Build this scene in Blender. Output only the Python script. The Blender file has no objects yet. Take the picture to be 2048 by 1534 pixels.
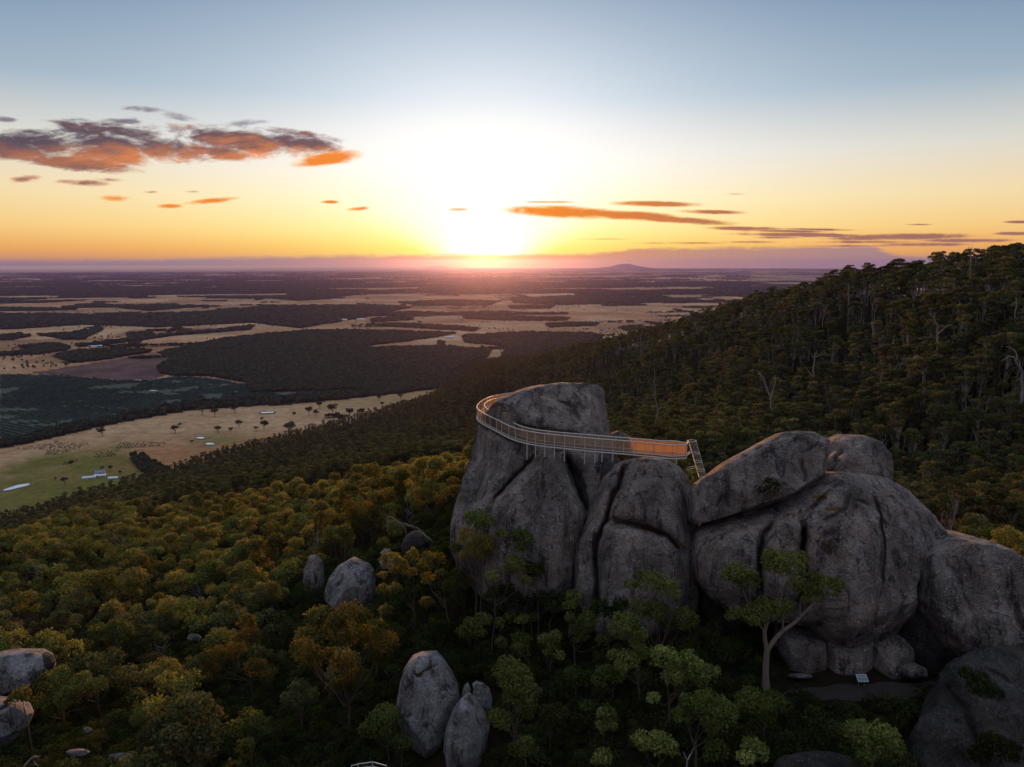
import bpy, math, random
import numpy as np
from mathutils import Vector
from mathutils.bvhtree import BVHTree
R = math.radians
rng = np.random.default_rng(7)
random.seed(7)
sc = bpy.context.scene
col = sc.collection

# ------------------------------------------------------------------ camera
CAMZ = 400.0
F = 1384.0                      # focal length in pixels of the 2048 px wide photo
PITCH = R(9.84)
cd = bpy.data.cameras.new('camera')
cam = bpy.data.objects.new('camera', cd)
col.objects.link(cam)
cam.location = (0, 0, CAMZ)
cam.rotation_euler = (R(90) - PITCH, 0, 0)
cd.sensor_width = 36.0
cd.lens = 36.0 * F / 2048.0
cd.clip_start = 1.0
cd.clip_end = 200000.0
sc.camera = cam
sc.view_settings.view_transform = 'Standard'
sc.view_settings.look = 'None'
sc.view_settings.exposure = 0.0
sc.view_settings.gamma = 1.0
sc.render.engine = 'CYCLES'
sc.cycles.use_denoising = True
sc.cycles.max_bounces = 5
sc.cycles.diffuse_bounces = 2
sc.cycles.glossy_bounces = 2
sc.cycles.transparent_max_bounces = 12
sc.cycles.volume_bounces = 0
sc.cycles.caustics_reflective = False
sc.cycles.caustics_refractive = False

SUN_AZ = R(-2.15)               # measured from +Y towards +X
SUN_EL = R(1.3)

# ------------------------------------------------------------------ sky
class NT:
    """small helper to write node maths as expressions"""
    def __init__(s, tree):
        s.t = tree
    def n(s, typ, **kw):
        nd = s.t.nodes.new(typ)
        for k, v in kw.items():
            setattr(nd, k, v)
        return nd
    def link(s, a, b):
        if isinstance(a, (int, float)):
            b.default_value = a
        elif isinstance(a, (tuple, list)):
            if len(b.default_value) == 4 and len(a) == 3:
                a = tuple(a) + (1.0,)
            b.default_value = a
        else:
            s.t.links.new(a, b)
    def m(s, op, a, b=0.0, c=None, clamp=False):
        nd = s.n('ShaderNodeMath', operation=op, use_clamp=clamp)
        s.link(a, nd.inputs[0]); s.link(b, nd.inputs[1])
        if c is not None:
            s.link(c, nd.inputs[2])
        return nd.outputs[0]
    def add(s, a, b): return s.m('ADD', a, b)
    def sub(s, a, b): return s.m('SUBTRACT', a, b)
    def mul(s, a, b): return s.m('MULTIPLY', a, b)
    def div(s, a, b): return s.m('DIVIDE', a, b)
    def step(s, v, a, b, o0=0.0, o1=1.0):
        nd = s.n('ShaderNodeMapRange', interpolation_type='SMOOTHSTEP')
        s.link(v, nd.inputs[0]); s.link(a, nd.inputs[1]); s.link(b, nd.inputs[2])
        s.link(o0, nd.inputs[3]); s.link(o1, nd.inputs[4])
        return nd.outputs[0]
    def mix(s, f, a, b, blend='MIX'):
        nd = s.n('ShaderNodeMix', data_type='RGBA', blend_type=blend, clamp_factor=True)
        s.link(f, nd.inputs[0]); s.link(a, nd.inputs[6]); s.link(b, nd.inputs[7])
        return nd.outputs[2]
    def ramp(s, f, stops, interp='EASE'):
        nd = s.n('ShaderNodeValToRGB')
        cr = nd.color_ramp; cr.interpolation = interp
        while len(cr.elements) < len(stops):
            cr.elements.new(0.5)
        for e, (p, c) in zip(cr.elements, stops):
            e.position = p; e.color = tuple(c) + (1.0,)
        s.link(f, nd.inputs[0])
        return nd.outputs[0]
    def noise(s, vec, scale, detail=4, rough=0.55, dist=0.0, dim='3D'):
        nd = s.n('ShaderNodeTexNoise', noise_dimensions=dim)
        if vec is not None: s.link(vec, nd.inputs['Vector'])
        nd.inputs['Scale'].default_value = scale
        nd.inputs['Detail'].default_value = detail
        nd.inputs['Roughness'].default_value = rough
        nd.inputs['Distortion'].default_value = dist
        return nd.outputs[0]
    def comb(s, x, y, z):
        nd = s.n('ShaderNodeCombineXYZ')
        s.link(x, nd.inputs[0]); s.link(y, nd.inputs[1]); s.link(z, nd.inputs[2])
        return nd.outputs[0]
    def sep(s, v):
        nd = s.n('ShaderNodeSeparateXYZ'); s.link(v, nd.inputs[0])
        return nd.outputs
    def vmul(s, v, k):
        nd = s.n('ShaderNodeVectorMath', operation='SCALE')
        s.link(v, nd.inputs[0]); s.link(k, nd.inputs['Scale'])
        return nd.outputs[0]
    def vmul3(s, v, k):
        nd = s.n('ShaderNodeVectorMath', operation='MULTIPLY')
        s.link(v, nd.inputs[0]); nd.inputs[1].default_value = k
        return nd.outputs[0]

def lin(r, g, b):
    f = lambda c: (c / 255 / 12.92) if c / 255 <= 0.04045 else ((c / 255 + 0.055) / 1.055) ** 2.4
    return (f(r), f(g), f(b))

CP, SP = math.cos(PITCH), math.sin(PITCH)
def ray(px, py):
    """unit direction(s) seen at photo pixel px, py"""
    a = (np.asarray(px, float) - 1024) / F
    b = (767 - np.asarray(py, float)) / F
    d = np.stack([a + 0 * b, CP + b * SP + 0 * a, -SP + b * CP + 0 * a], -1)
    return d / np.linalg.norm(d, axis=-1, keepdims=True)
CAM = np.array([0, 0, CAMZ])
def project(P):
    P = np.asarray(P, float) - CAM
    dep = P[..., 1] * CP - P[..., 2] * SP
    upc = P[..., 1] * SP + P[..., 2] * CP
    dep = np.where(dep < 0.1, 0.1, dep)
    return 1024 + F * P[..., 0] / dep, 767 - F * upc / dep, dep
def at_slant(px, py, s): return CAM + ray(px, py) * s
def at_z(px, py, z):
    d = ray(px, py)
    return CAM + d * ((z - CAMZ) / d[..., 2:3] if d.ndim > 1 else (z - CAMZ) / d[2])
def at_y(px, py, y):
    d = ray(px, py)
    return CAM + d * ((y / d[..., 1])[..., None] if d.ndim > 1 else y / d[1])
def uv(px, py):
    d = ray(px, py); return d[0] / d[1], d[2] / d[1]

def build_world():
    w = bpy.data.worlds.new("World"); sc.world = w; w.use_nodes = True
    t = w.node_tree; t.nodes.clear(); g = NT(t)
    out = g.n('ShaderNodeOutputWorld'); bg = g.n('ShaderNodeBackground')
    t.links.new(bg.outputs[0], out.inputs[0])
    tc = g.n('ShaderNodeTexCoord').outputs['Generated']
    x, y, z = g.sep(tc)
    elev = g.m('ARCSINE', z)                       # radians
    ed = g.mul(elev, 180 / math.pi)
    # angle from the sun
    sd = (math.cos(SUN_EL) * math.sin(SUN_AZ), math.cos(SUN_EL) * math.cos(SUN_AZ), math.sin(SUN_EL))
    dp = g.n('ShaderNodeVectorMath', operation='DOT_PRODUCT')
    g.link(tc, dp.inputs[0]); dp.inputs[1].default_value = sd
    th = g.mul(g.m('ARCCOSINE', g.m('MINIMUM', dp.outputs['Value'], 0.9999999)), 180 / math.pi)
    # physically based dusk sky, only a faint addition to the graded dome
    nis = g.n('ShaderNodeTexSky', sky_type='NISHITA')
    nis.sun_disc = False; nis.sun_elevation = SUN_EL; nis.sun_rotation = SUN_AZ
    nis.altitude = 600
    # graded dome: elevation ramps; unseen upper part brightened to light the foreground
    f = g.m('MULTIPLY_ADD', ed, 1 / 100.0, 0.1, clamp=True)   # -10..90 deg -> 0..1
    E = lambda d: (d + 10) / 100.0
    west = g.ramp(f, [(E(-10), (.20, .12, .08)), (E(-.3), lin(200, 135, 90)), (E(1.0), lin(236, 158, 84)), (E(2.6), lin(250, 194, 122)),
                      (E(4.8), lin(242, 210, 160)), (E(8.2), lin(208, 206, 196)), (E(12.4), lin(138, 162, 182)),
                      (E(19.2), lin(78, 116, 152)), (E(30), lin(120, 148, 180)), (E(42), lin(176, 190, 208)), (E(90), lin(190, 198, 212))], 'LINEAR')
    east = g.ramp(f, [(E(-10), (.02, .025, .035)), (E(0), lin(118, 110, 126)), (E(8), lin(136, 126, 142)),
                      (E(20), lin(146, 144, 158)), (E(45), lin(172, 182, 200)), (E(90), lin(190, 198, 212))], 'LINEAR')
    horiz = g.n('ShaderNodeVectorMath', operation='DOT_PRODUCT')
    g.link(tc, horiz.inputs[0]); horiz.inputs[1].default_value = (sd[0], sd[1], 0)
    side = g.step(horiz.outputs['Value'], -0.35, 0.75)
    base = g.mix(side, east, west)
    nisc = g.vmul(nis.outputs[0], 0.02)
    base = g.mix(1.0, base, nisc, 'ADD')
    # aureole
    e1 = g.m('EXPONENT', g.mul(th, -1 / 13.0))
    e2 = g.m('EXPONENT', g.mul(g.m('POWER', g.div(th, 8.0), 2.0), -1.0))
    e3 = g.m('EXPONENT', g.mul(g.m('POWER', g.div(th, 1.6), 2.0), -1.0))
    tint = g.ramp(g.m('MULTIPLY', ed, 0.1, clamp=True), [(0.0, (1, .42, .08)), (0.12, (1, .60, .08)), (0.3, (1, .82, .35)), (0.7, (1, .97, .9)), (1, (1, 1, 1))], 'LINEAR')
    tint = g.mix(g.mul(g.step(th, g.m('MINIMUM', 14.0, g.add(3.6, g.mul(ed, 2.4))), g.m('MINIMUM', 3.0, g.add(1.2, g.mul(ed, .35)))), .93), tint, (1, .96, .82))
    ga = g.vmul(tint, g.add(g.mul(e1, 1.12), g.mul(e2, 0.32)))
    base = g.mix(1.0, base, ga, 'ADD')
    sr = g.n('ShaderNodeSeparateColor'); g.link(base, sr.inputs[0]); cc_ = g.n('ShaderNodeCombineColor')
    for k_ in range(3):      # soft shoulder of the bright dusk sky
        v_ = sr.outputs[k_]
        g.link(g.div(v_, g.m('POWER', g.add(1.0, g.m('POWER', g.div(v_, 1.16), 5.0)), 0.20)), cc_.inputs[k_])
    base = cc_.outputs[0]
    core = g.vmul(g.mix(g.step(ed, 0.0, 1.1), (1.0, .42, .06), (1, .9, .65)), g.mul(e3, 2.5))
    base = g.mix(1.0, base, core, 'ADD')
    # ---- clouds: each an uneven-edged ellipse in direction space (x/y, z/y)
    yy = g.m('MAXIMUM', y, 0.05)
    U = g.div(x, yy); V = g.div(z, yy)
    front = g.step(y, 0.05, 0.2)
    vec = g.comb(g.mul(U, 1.0), g.mul(V, 3.2), 0.37)
    nA = g.noise(vec, 12.0, 8, 0.66, 0.5)
    nB = g.noise(vec, 48.0, 6, 0.7, 0.4)
    nz = g.add(g.mul(g.sub(nA, 0.5), 4.6), g.mul(g.sub(nB, 0.5), 1.5))
    px1 = 1 / F
    def blob(px, py, rx, ry, rot=0.0, amp=1.0):
        u0, v0 = uv(px, py)
        ca, sa = math.cos(R(rot)), math.sin(R(rot))
        du = g.sub(U, u0); dv = g.sub(V, v0)
        a = g.add(g.mul(du, ca / (rx * px1 * 1.03)), g.mul(dv, sa / (rx * px1 * 1.03)))
        b = g.add(g.mul(du, -sa / (ry * px1 * 1.03)), g.mul(dv, ca / (ry * px1 * 1.03)))
        d = g.sub(1.0, g.add(g.mul(a, a), g.mul(b, b)))     # 1 at the centre, 0 at the rim
        return g.mul(g.m('MAXIMUM', d, -3.0), amp), b
    def group(blobs, soft, nscale, colour_fn, base):
        tot = None; hgt = None
        for bb in blobs:
            d, b = blob(*bb)
            tot = d if tot is None else g.m('MAXIMUM', tot, d)
        dens = g.add(tot, g.mul(nz, nscale))
        m = g.mul(g.step(dens, 0.0, soft), front)
        return g.mix(m, base, colour_fn(dens, tot))
    # big purple cloud, lit orange from below and from the sun's side
    vec2 = g.comb(U, g.add(g.mul(V, 3.2), 0.045), 0.37)
    nA2 = g.noise(vec2, 12.0, 8, 0.66, 0.5)
    rel = g.sub(nA, nA2)
    def big_col(dens, tot):
        purple = g.mix(g.step(U, -0.7, -0.35), lin(92, 80, 92), lin(116, 90, 94))
        u0, v0 = uv(300, 318); _, v1 = uv(300, 268)
        low = g.sub(1.0, g.step(V, v0, v1))
        lit = g.m('ADD', g.sub(g.mul(low, 0.72), 0.10), g.mul(rel, 2.0), clamp=True)
        lit = g.mul(lit, g.step(U, -0.75, -0.35, 0.30, 1.0))
        c = g.mix(lit, purple, lin(250, 150, 74))
        edge = g.step(dens, 0.0, 0.45, 0.5, 0.0)
        return g.mix(g.mul(edge, .8), c, lin(226, 170, 136))
    base = group([(60, 290, 130, 30, 0), (215, 285, 135, 46, -4), (330, 300, 120, 26, -6), (150, 328, 120, 16, -5), (500, 282, 150, 26, -6, 0.95),
                  (590, 285, 85, 20, -8), (450, 308, 60, 16, -4), (560, 265, 110, 10, -8, .6), (150, 262, 60, 12, 0, .7)], 0.8, 0.62, big_col, base)
    def orange_col(dens, tot):
        return g.mix(g.step(dens, 0.15, 0.9), lin(255, 190, 70), lin(246, 140, 50))
    base = group([(650, 320, 75, 15, 8), (228, 397, 42, 8, -2), (425, 401, 62, 6.5, 6), (660, 404, 20, 4, 0), (716, 417, 28, 5, 4), (918, 419, 30, 5, 3), (340, 412, 30, 5, 0, .8)],
                 1.0, 0.5, orange_col, base)
    def grey_col(dens, tot):
        return g.mix(g.step(dens, 0.0, 0.8), lin(205, 196, 196), lin(132, 124, 136))
    base = group([(290, 218, 55, 7, -3), (355, 231, 40, 10, -10), (250, 243, 35, 6, 0), (490, 246, 60, 8, 3), (10, 238, 25, 7, -5)], 1.3, 0.6, grey_col, base)
    def mauve_col(dens, tot):
        return g.mix(g.step(dens, 0.1, 0.9), lin(236, 160, 110), lin(160, 100, 92))
    base = group([(168, 366, 58, 8, -3), (50, 357, 35, 8, 5, .9), (215, 360, 30, 5, 0, .5), (300, 384, 20, 3, 0, .7), (390, 383, 24, 3, 0, .7)], 1.1, 0.55, mauve_col, base)
    # long bank right of the sun
    def bank_col(dens, tot):
        near = g.step(U, 0.0, 0.42)
        c1 = g.mix(g.step(dens, 0.2, 1.0), lin(255, 184, 20), lin(244, 136, 20))
        c2 = g.mix(g.step(dens, 0.1, 0.9), lin(244, 168, 100), lin(164, 112, 94))
        return g.mix(near, c1, c2)
    base = group([(1120, 424, 150, 14, -2), (1250, 430, 130, 10, -3), (1310, 408, 100, 7, -1), (1360, 440, 130, 8, -4), (1420, 424, 75, 5.5, -1), (1490, 457, 90, 5, -1),
                  (1620, 470, 170, 5.5, -1), (1800, 474, 190, 8, 1), (1740, 484, 150, 4, 0, .8), (1850, 489, 120, 5, 0, .9), (2030, 467, 50, 4, 0), (2040, 444, 40, 3, 0),
                  (1840, 449, 30, 2, 0, .8), (1470, 388, 28, 2, 0, .5), (1560, 475, 60, 3, 0, .7), (1500, 484, 60, 2.5, 0, .7), (1350, 486, 120, 3, 0, .7), (1640, 459, 90, 3, -1, .8), (1700, 492, 130, 3, 0, .8), (1930, 481, 120, 5, 0, .9), (1560, 462, 110, 3.5, -1, .9), (1230, 478, 70, 2, 0, .6), (1100, 404, 60, 3, 0, .6)], 0.9, 0.36, bank_col, base)
    # low bank of cloud along the whole horizon
    vl = lambda py: uv(1024, py)[1]
    nH = g.noise(g.comb(g.mul(U, 1.0), g.mul(V, 9.0), 1.7), 7.0, 6, 0.6)
    wob = g.add(g.mul(g.sub(nH, 0.5), 0.014), g.mul(g.sub(nB, 0.5), 0.008))
    Vn = g.add(V, wob)
    # top edge: 521 at left, 508 at the sun, 497 right of x=1260, 515 beyond x=1750
    edge_l = g.step(U, -0.72, -0.05, vl(522), vl(507))
    edge = g.add(edge_l, g.add(g.step(U, 0.08, 0.22, 0.0, vl(494) - vl(507)), g.step(U, 0.50, 0.56, 0.0, vl(510) - vl(494))))
    fsun = g.m('EXPONENT', g.mul(g.m('POWER', g.div(th, 2.7), 2.0), -1.0))
    mB = g.mul(g.sub(1.0, g.step(Vn, g.sub(edge, 0.0050), g.add(edge, 0.0022))), front)
    bcol = g.ramp(g.m('MULTIPLY_ADD', U, 0.62, 0.5, clamp=True),
                  [(0.0, lin(142, 136, 132)), (0.2, lin(170, 150, 134)), (0.40, lin(214, 148, 108)), (0.49, lin(240, 150, 70)), (0.57, lin(226, 150, 104)),
                   (0.66, lin(200, 148, 122)), (0.8, lin(176, 138, 132)), (1.0, lin(148, 132, 150))], 'LINEAR')
    bcol = g.mix(g.mul(fsun, 1.0), bcol, (1.7, .72, .02))
    haze_c = g.mix(g.mul(g.step(V, -0.004, 0.006), 1.0), g.vmul3(bcol, (1.05, 1.0, 1.0)), bcol)
    base = g.mix(g.mul(mB, g.sub(0.95, g.mul(fsun, .06))), base, haze_c)
    e4 = g.m('EXPONENT', g.mul(g.m('POWER', g.div(th, 0.62), 2.0), -1.0))
    base = g.mix(1.0, base, g.vmul(g.mix(0.0, (1, .72, .16), (1, 1, 1)), g.mul(e4, 3.0)), 'ADD')
    t.links.new(base, bg.inputs[0])
    bg.inputs[1].default_value = 1.0
    w.cycles.sampling_method = 'MANUAL'
    w.cycles.sample_map_resolution = 1024
build_world()

sl = bpy.data.lights.new('sun', 'SUN')
sun = bpy.data.objects.new('sun', sl); col.objects.link(sun)
sl.energy = 5.0; sl.angle = R(0.8); sl.color = (1.0, 0.38, 0.09)
sdir = Vector((math.cos(SUN_EL) * math.sin(SUN_AZ), math.cos(SUN_EL) * math.cos(SUN_AZ), math.sin(SUN_EL)))
sun.rotation_euler = sdir.to_track_quat('Z', 'Y').to_euler()
sun.location = (0, 0, 600)

# ------------------------------------------------------------------ helpers
def tag(o, label=None, cat=None, group=None, kind=None):
    if label: o['label'] = label
    if cat: o['category'] = cat
    if group: o['group'] = group
    if kind: o['kind'] = kind
    return o
def empty(name, loc=(0, 0, 0), rz=0.0):
    o = bpy.data.objects.new(name, None); col.objects.link(o)
    o.location = loc; o.rotation_euler.z = rz; o.empty_display_size = 0.2
    return o
def mesh_np(name, V, Q, smooth=True, mat=None, attrs=None):
    """V (n,3); Q (m,k) with k = 3 or 4, or a list of such arrays"""
    me = bpy.data.meshes.new(name)
    Qs = Q if isinstance(Q, list) else [Q]
    Qs = [np.asarray(q, np.int32) for q in Qs if len(q)]
    V = np.asarray(V, np.float32)
    me.vertices.add(len(V)); me.vertices.foreach_set('co', V.ravel())
    nl = sum(q.size for q in Qs); npoly = sum(len(q) for q in Qs)
    me.loops.add(nl); me.polygons.add(npoly)
    me.loops.foreach_set('vertex_index', np.concatenate([q.ravel() for q in Qs]))
    tot = np.concatenate([np.full(len(q), q.shape[1], np.int32) for q in Qs])
    st = np.concatenate([[0], np.cumsum(tot)[:-1]]).astype(np.int32)
    me.polygons.foreach_set('loop_start', st)
    me.polygons.foreach_set('loop_total', tot)
    me.polygons.foreach_set('use_smooth', np.full(npoly, smooth, bool))
    if attrs:
        for k, v in attrs.items():
            v = np.asarray(v, np.float32)
            if v.ndim == 1:
                a = me.attributes.new(k, 'FLOAT', 'POINT'); a.data.foreach_set('value', v)
            else:
                if v.shape[1] == 3: v = np.hstack([v, np.ones((len(v), 1), np.float32)])
                a = me.attributes.new(k, 'FLOAT_COLOR', 'POINT'); a.data.foreach_set('color', v.ravel())
    me.update(calc_edges=True)
    if mat: me.materials.append(mat)
    return me
def link(name, me, parent=None, loc=None):
    o = bpy.data.objects.new(name, me); col.objects.link(o)
    if parent: o.parent = parent
    if loc is not None: o.location = loc
    return o

# value noise in numpy
def _h(ix, iy, iz):
    n = (ix.astype(np.int64) * 374761393 + iy.astype(np.int64) * 668265263 + iz.astype(np.int64) * 2147483647) & 0xffffffff
    n = ((n ^ (n >> 13)) * 1274126177) & 0xffffffff
    n = ((n ^ (n >> 16)) * 2246822519) & 0xffffffff
    return ((n ^ (n >> 15)) & 0xffff) / 65535.0
def vnoise(P):
    P = np.asarray(P, float); i = np.floor(P).astype(np.int64); f = P - i
    f = f * f * f * (f * (f * 6 - 15) + 10)
    r = 0
    for a in (0, 1):
        wa = f[..., 0] if a else 1 - f[..., 0]
        for b in (0, 1):
            wb = f[..., 1] if b else 1 - f[..., 1]
            for c in (0, 1):
                wc = f[..., 2] if c else 1 - f[..., 2]
                r = r + wa * wb * wc * _h(i[..., 0] + a, i[..., 1] + b, i[..., 2] + c)
    return r
def fbm(P, oct=4, gain=0.5):
    P = np.asarray(P, float); s = 0; a = 1; t = 0
    for k in range(oct):
        s = s + a * vnoise(P * 2 ** k + k * 17.3); t += a; a *= gain
    return s / t - 0.5
def n2(x, y, sc_, oct=4, seed=0.0):
    return fbm(np.stack([np.asarray(x) / sc_, np.asarray(y) / sc_, np.full(np.shape(x), seed)], -1), oct)
def inpoly(x, y, poly):
    x = np.asarray(x); y = np.asarray(y); c = np.zeros(x.shape, bool); n = len(poly)
    for i in range(n):
        x1, y1 = poly[i]; x2, y2 = poly[(i + 1) % n]
        if y1 == y2: continue
        k = ((y1 > y) != (y2 > y)) & (x < (x2 - x1) * (y - y1) / (y2 - y1) + x1)
        c ^= k
    return c
def dseg(x, y, pts, closed=False):
    """distance to a polyline"""
    best = np.full(np.shape(x), 1e9); n = len(pts)
    for i in range(n if closed else n - 1):
        x1, y1 = pts[i][:2]; x2, y2 = pts[(i + 1) % n][:2]
        dx, dy = x2 - x1, y2 - y1; L = dx * dx + dy * dy + 1e-9
        t = np.clip(((x - x1) * dx + (y - y1) * dy) / L, 0, 1)
        best = np.minimum(best, np.hypot(x - x1 - t * dx, y - y1 - t * dy))
    return best

# ------------------------------------------------------------------ materials
def new_mat(name):
    m = bpy.data.materials.new(name); m.use_nodes = True
    t = m.node_tree; t.nodes.clear(); g = NT(t)
    out = g.n('ShaderNodeOutputMaterial')
    return m, g, out
def principled(g, out, colr, rough=0.9, metal=0.0, bump=None, bstr=0.5, bdist=0.1, spec=0.3):
    b = g.n('ShaderNodeBsdfPrincipled')
    g.link(colr, b.inputs['Base Color']); g.link(rough, b.inputs['Roughness']); g.link(metal, b.inputs['Metallic'])
    b.inputs['Specular IOR Level'].default_value = spec
    if bump is not None:
        bn = g.n('ShaderNodeBump'); bn.inputs['Strength'].default_value = bstr; bn.inputs['Distance'].default_value = bdist
        g.link(bump, bn.inputs['Height']); g.t.links.new(bn.outputs[0], b.inputs['Normal'])
    g.t.links.new(b.outputs[0], out.inputs[0])
    return b
def simple(name, c, rough=0.8, metal=0.0, var=0.15, scale=3.0):
    m, g, out = new_mat(name)
    tc = g.n('ShaderNodeTexCoord').outputs['Object']
    nz = g.noise(tc, scale, 4, 0.6)
    cc = g.mix(nz, tuple(k * (1 - var) for k in c), tuple(min(1, k * (1 + var)) for k in c))
    principled(g, out, cc, rough, metal)
    return m
def leaf_mat(name, c1, c2, trans=0.35, dry=(0.20, 0.11, 0.03)):
    """grey green foliage; each tree its own tone, each spray its own tint"""
    m, g, out = new_mat(name)
    oi = g.n('ShaderNodeObjectInfo').outputs['Random']
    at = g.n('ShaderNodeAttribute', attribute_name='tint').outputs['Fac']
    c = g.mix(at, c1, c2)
    c = g.mix(g.mul(g.step(oi, 0.55, 1.0), 0.35), c, dry)
    c = g.mix(g.mul(g.step(g.m('FRACT', g.mul(oi, 7.3)), 0.4, 1.0), 0.25), c, (0.018, 0.045, 0.010))
    hv = g.n('ShaderNodeHueSaturation'); hv.inputs['Saturation'].default_value = 0.9
    g.link(c, hv.inputs['Color']); g.link(g.add(0.70, g.mul(g.m('FRACT', g.mul(oi, 13.7)), 0.95)), hv.inputs['Value'])
    d = g.n('ShaderNodeBsdfDiffuse'); tr = g.n('ShaderNodeBsdfTranslucent'); mx = g.n('ShaderNodeMixShader')
    g.t.links.new(hv.outputs[0], d.inputs[0])
    g.link(g.mix(1.0, hv.outputs[0], (1.22, 1.26, 0.7), 'MULTIPLY'), tr.inputs[0])
    mx.inputs[0].default_value = trans
    g.t.links.new(d.outputs[0], mx.inputs[1]); g.t.links.new(tr.outputs[0], mx.inputs[2])
    g.t.links.new(mx.outputs[0], out.inputs[0])
    return m
# ------------------------------------------------------------------ ground
# control points: photo pixel, distance along the ray, height of what grows there
CTRL = [
 (1720,1370,75.8,0),(1650,1350,75.5,0),(1800,1370,77.5,0),(1560,1385,73,0),(1900,1440,72,3),(1980,1290,81,5),(1024,1534,56,6),(1700,1534,59,1),(1400,1534,57,4),(1150,1190,77,1),(1330,1210,73,1),(860,1500,68,2),(500,1534,66,6),
 (60,1500,70,4),(700,1215,108,1.5),(630,1185,120,1.5),(905,1075,94,2),(300,1300,105,6),(600,1100,150,6),(300,1100,190,6),(0,1200,150,6),
 (0,1075,270,9),(230,1020,310,10),(420,1010,330,10),(600,985,320,10),(780,950,230,8),(880,960,145,6),(-300,1100,260,9),(-300,1400,100,6),
 (600,960,640,14),(780,920,600,14),(230,988,900,14),(400,960,1050,14),(520,925,1200,12),
 (2048,500,420,20),(1900,512,480,20),(1750,535,540,20),(1600,574,640,20),(1500,600,740,20),(1200,690,1080,20),(1000,750,1450,18),(900,785,1850,14),
 (2048,760,310,18),(2048,1000,190,12),(1900,1060,150,7),(1700,900,300,18),(1700,700,430,20),(1450,850,340,18),(1400,720,620,20),(1250,850,520,18),(1210,780,720,18),
 (1050,800,980,18),(950,880,620,16),(880,900,660,16),(1000,850,760,16),(2400,500,380,20),(2400,760,280,16),(2400,1050,150,8),(2500,400,400,20)]
pts = []
for px, py, s, h in CTRL:
    p = at_slant(px, py, s); pts.append((p[0], p[1], p[2] - h))
for px, py in [(282,975),(340,955),(420,925),(540,893),(640,865),(700,850),(800,818),(872,790),(150,1010),(20,1050),(-300,1080)]:
    p = at_z(px, py, 0.0); pts.append((p[0], p[1], 2.0 if px < 860 else 0))
    pts.append((p[0] * 1.5, p[1] * 1.5, -60.0))
for px, py, s, h in [(2048,500,420,20),(1750,535,540,20),(1500,600,740,20),(1200,690,1080,20),(1000,750,1450,18),(2400,500,380,20)]:
    p = at_slant(px, py, s)
    pts.append((p[0] * 1.35, p[1] * 1.35, p[2] - h - 45)); pts.append((p[0] * 2.2, p[1] * 2.2, p[2] * 0.2 - 60))
pts += [(0, 0, 366), (0, -60, 372), (45, 5, 368), (-60, 0, 350), (-150, 0, 300), (120, -20, 372), (0, -300, 360), (-300, -300, 200), (300, -300, 370), (-400, 100, 120),
        (-700, 500, 0), (0, 4000, -200), (3000, 3000, -200), (-3000, 3000, -200), (-2500, 0, -200), (2500, -500, 100), (0, -2500, 0), (1500, 800, 60)]
pts = np.array(pts, float)
CS = 300.0
def _U(r2): return 0.5 * r2 * np.log(np.maximum(r2, 1e-12))
def _warp(x, y):
    """compress distance so near detail and far hills share one spline"""
    r = np.hypot(x, y); k = np.log1p(r / 60.0) / np.maximum(r, 1e-6)
    return x * k, y * k
_WX, _WY = _warp(pts[:, 0], pts[:, 1])
_NC = len(pts)
A = np.zeros((_NC + 3, _NC + 3))
A[:_NC, :_NC] = _U((_WX[:, None] - _WX) ** 2 + (_WY[:, None] - _WY) ** 2) + np.eye(_NC) * 2e-5
A[:_NC, _NC] = 1; A[:_NC, _NC + 1] = _WX; A[:_NC, _NC + 2] = _WY
A[_NC:, :_NC] = A[:_NC, _NC:].T
_WT = np.linalg.solve(A, np.concatenate([pts[:, 2], [0, 0, 0]]))
def H(x, y, rough=True):
    x = np.asarray(x, float); y = np.asarray(y, float)
    X, Y = _warp(x, y); z = _WT[_NC] + _WT[_NC + 1] * X + _WT[_NC + 2] * Y
    for i in range(_NC):
        z = z + _WT[i] * _U((X - _WX[i]) ** 2 + (Y - _WY[i]) ** 2)
    r = np.hypot(x, y)
    if rough:
        hill = np.clip((z - 10) / 60, 0, 1)
        z = z + hill * (n2(x, y, 70, 3, 3.1) * np.clip((r - 90) / 25, 0, 10) + n2(x, y, 9, 3, 5.5) * 0.6)
    z = np.where(z > 400 + 200, 600, z)
    k = 6.0
    z = np.where(z > 40, z, np.where(z < -60, 0.0, k * np.log1p(np.exp(np.clip(z / k, -30, 30)))))
    return z

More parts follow.
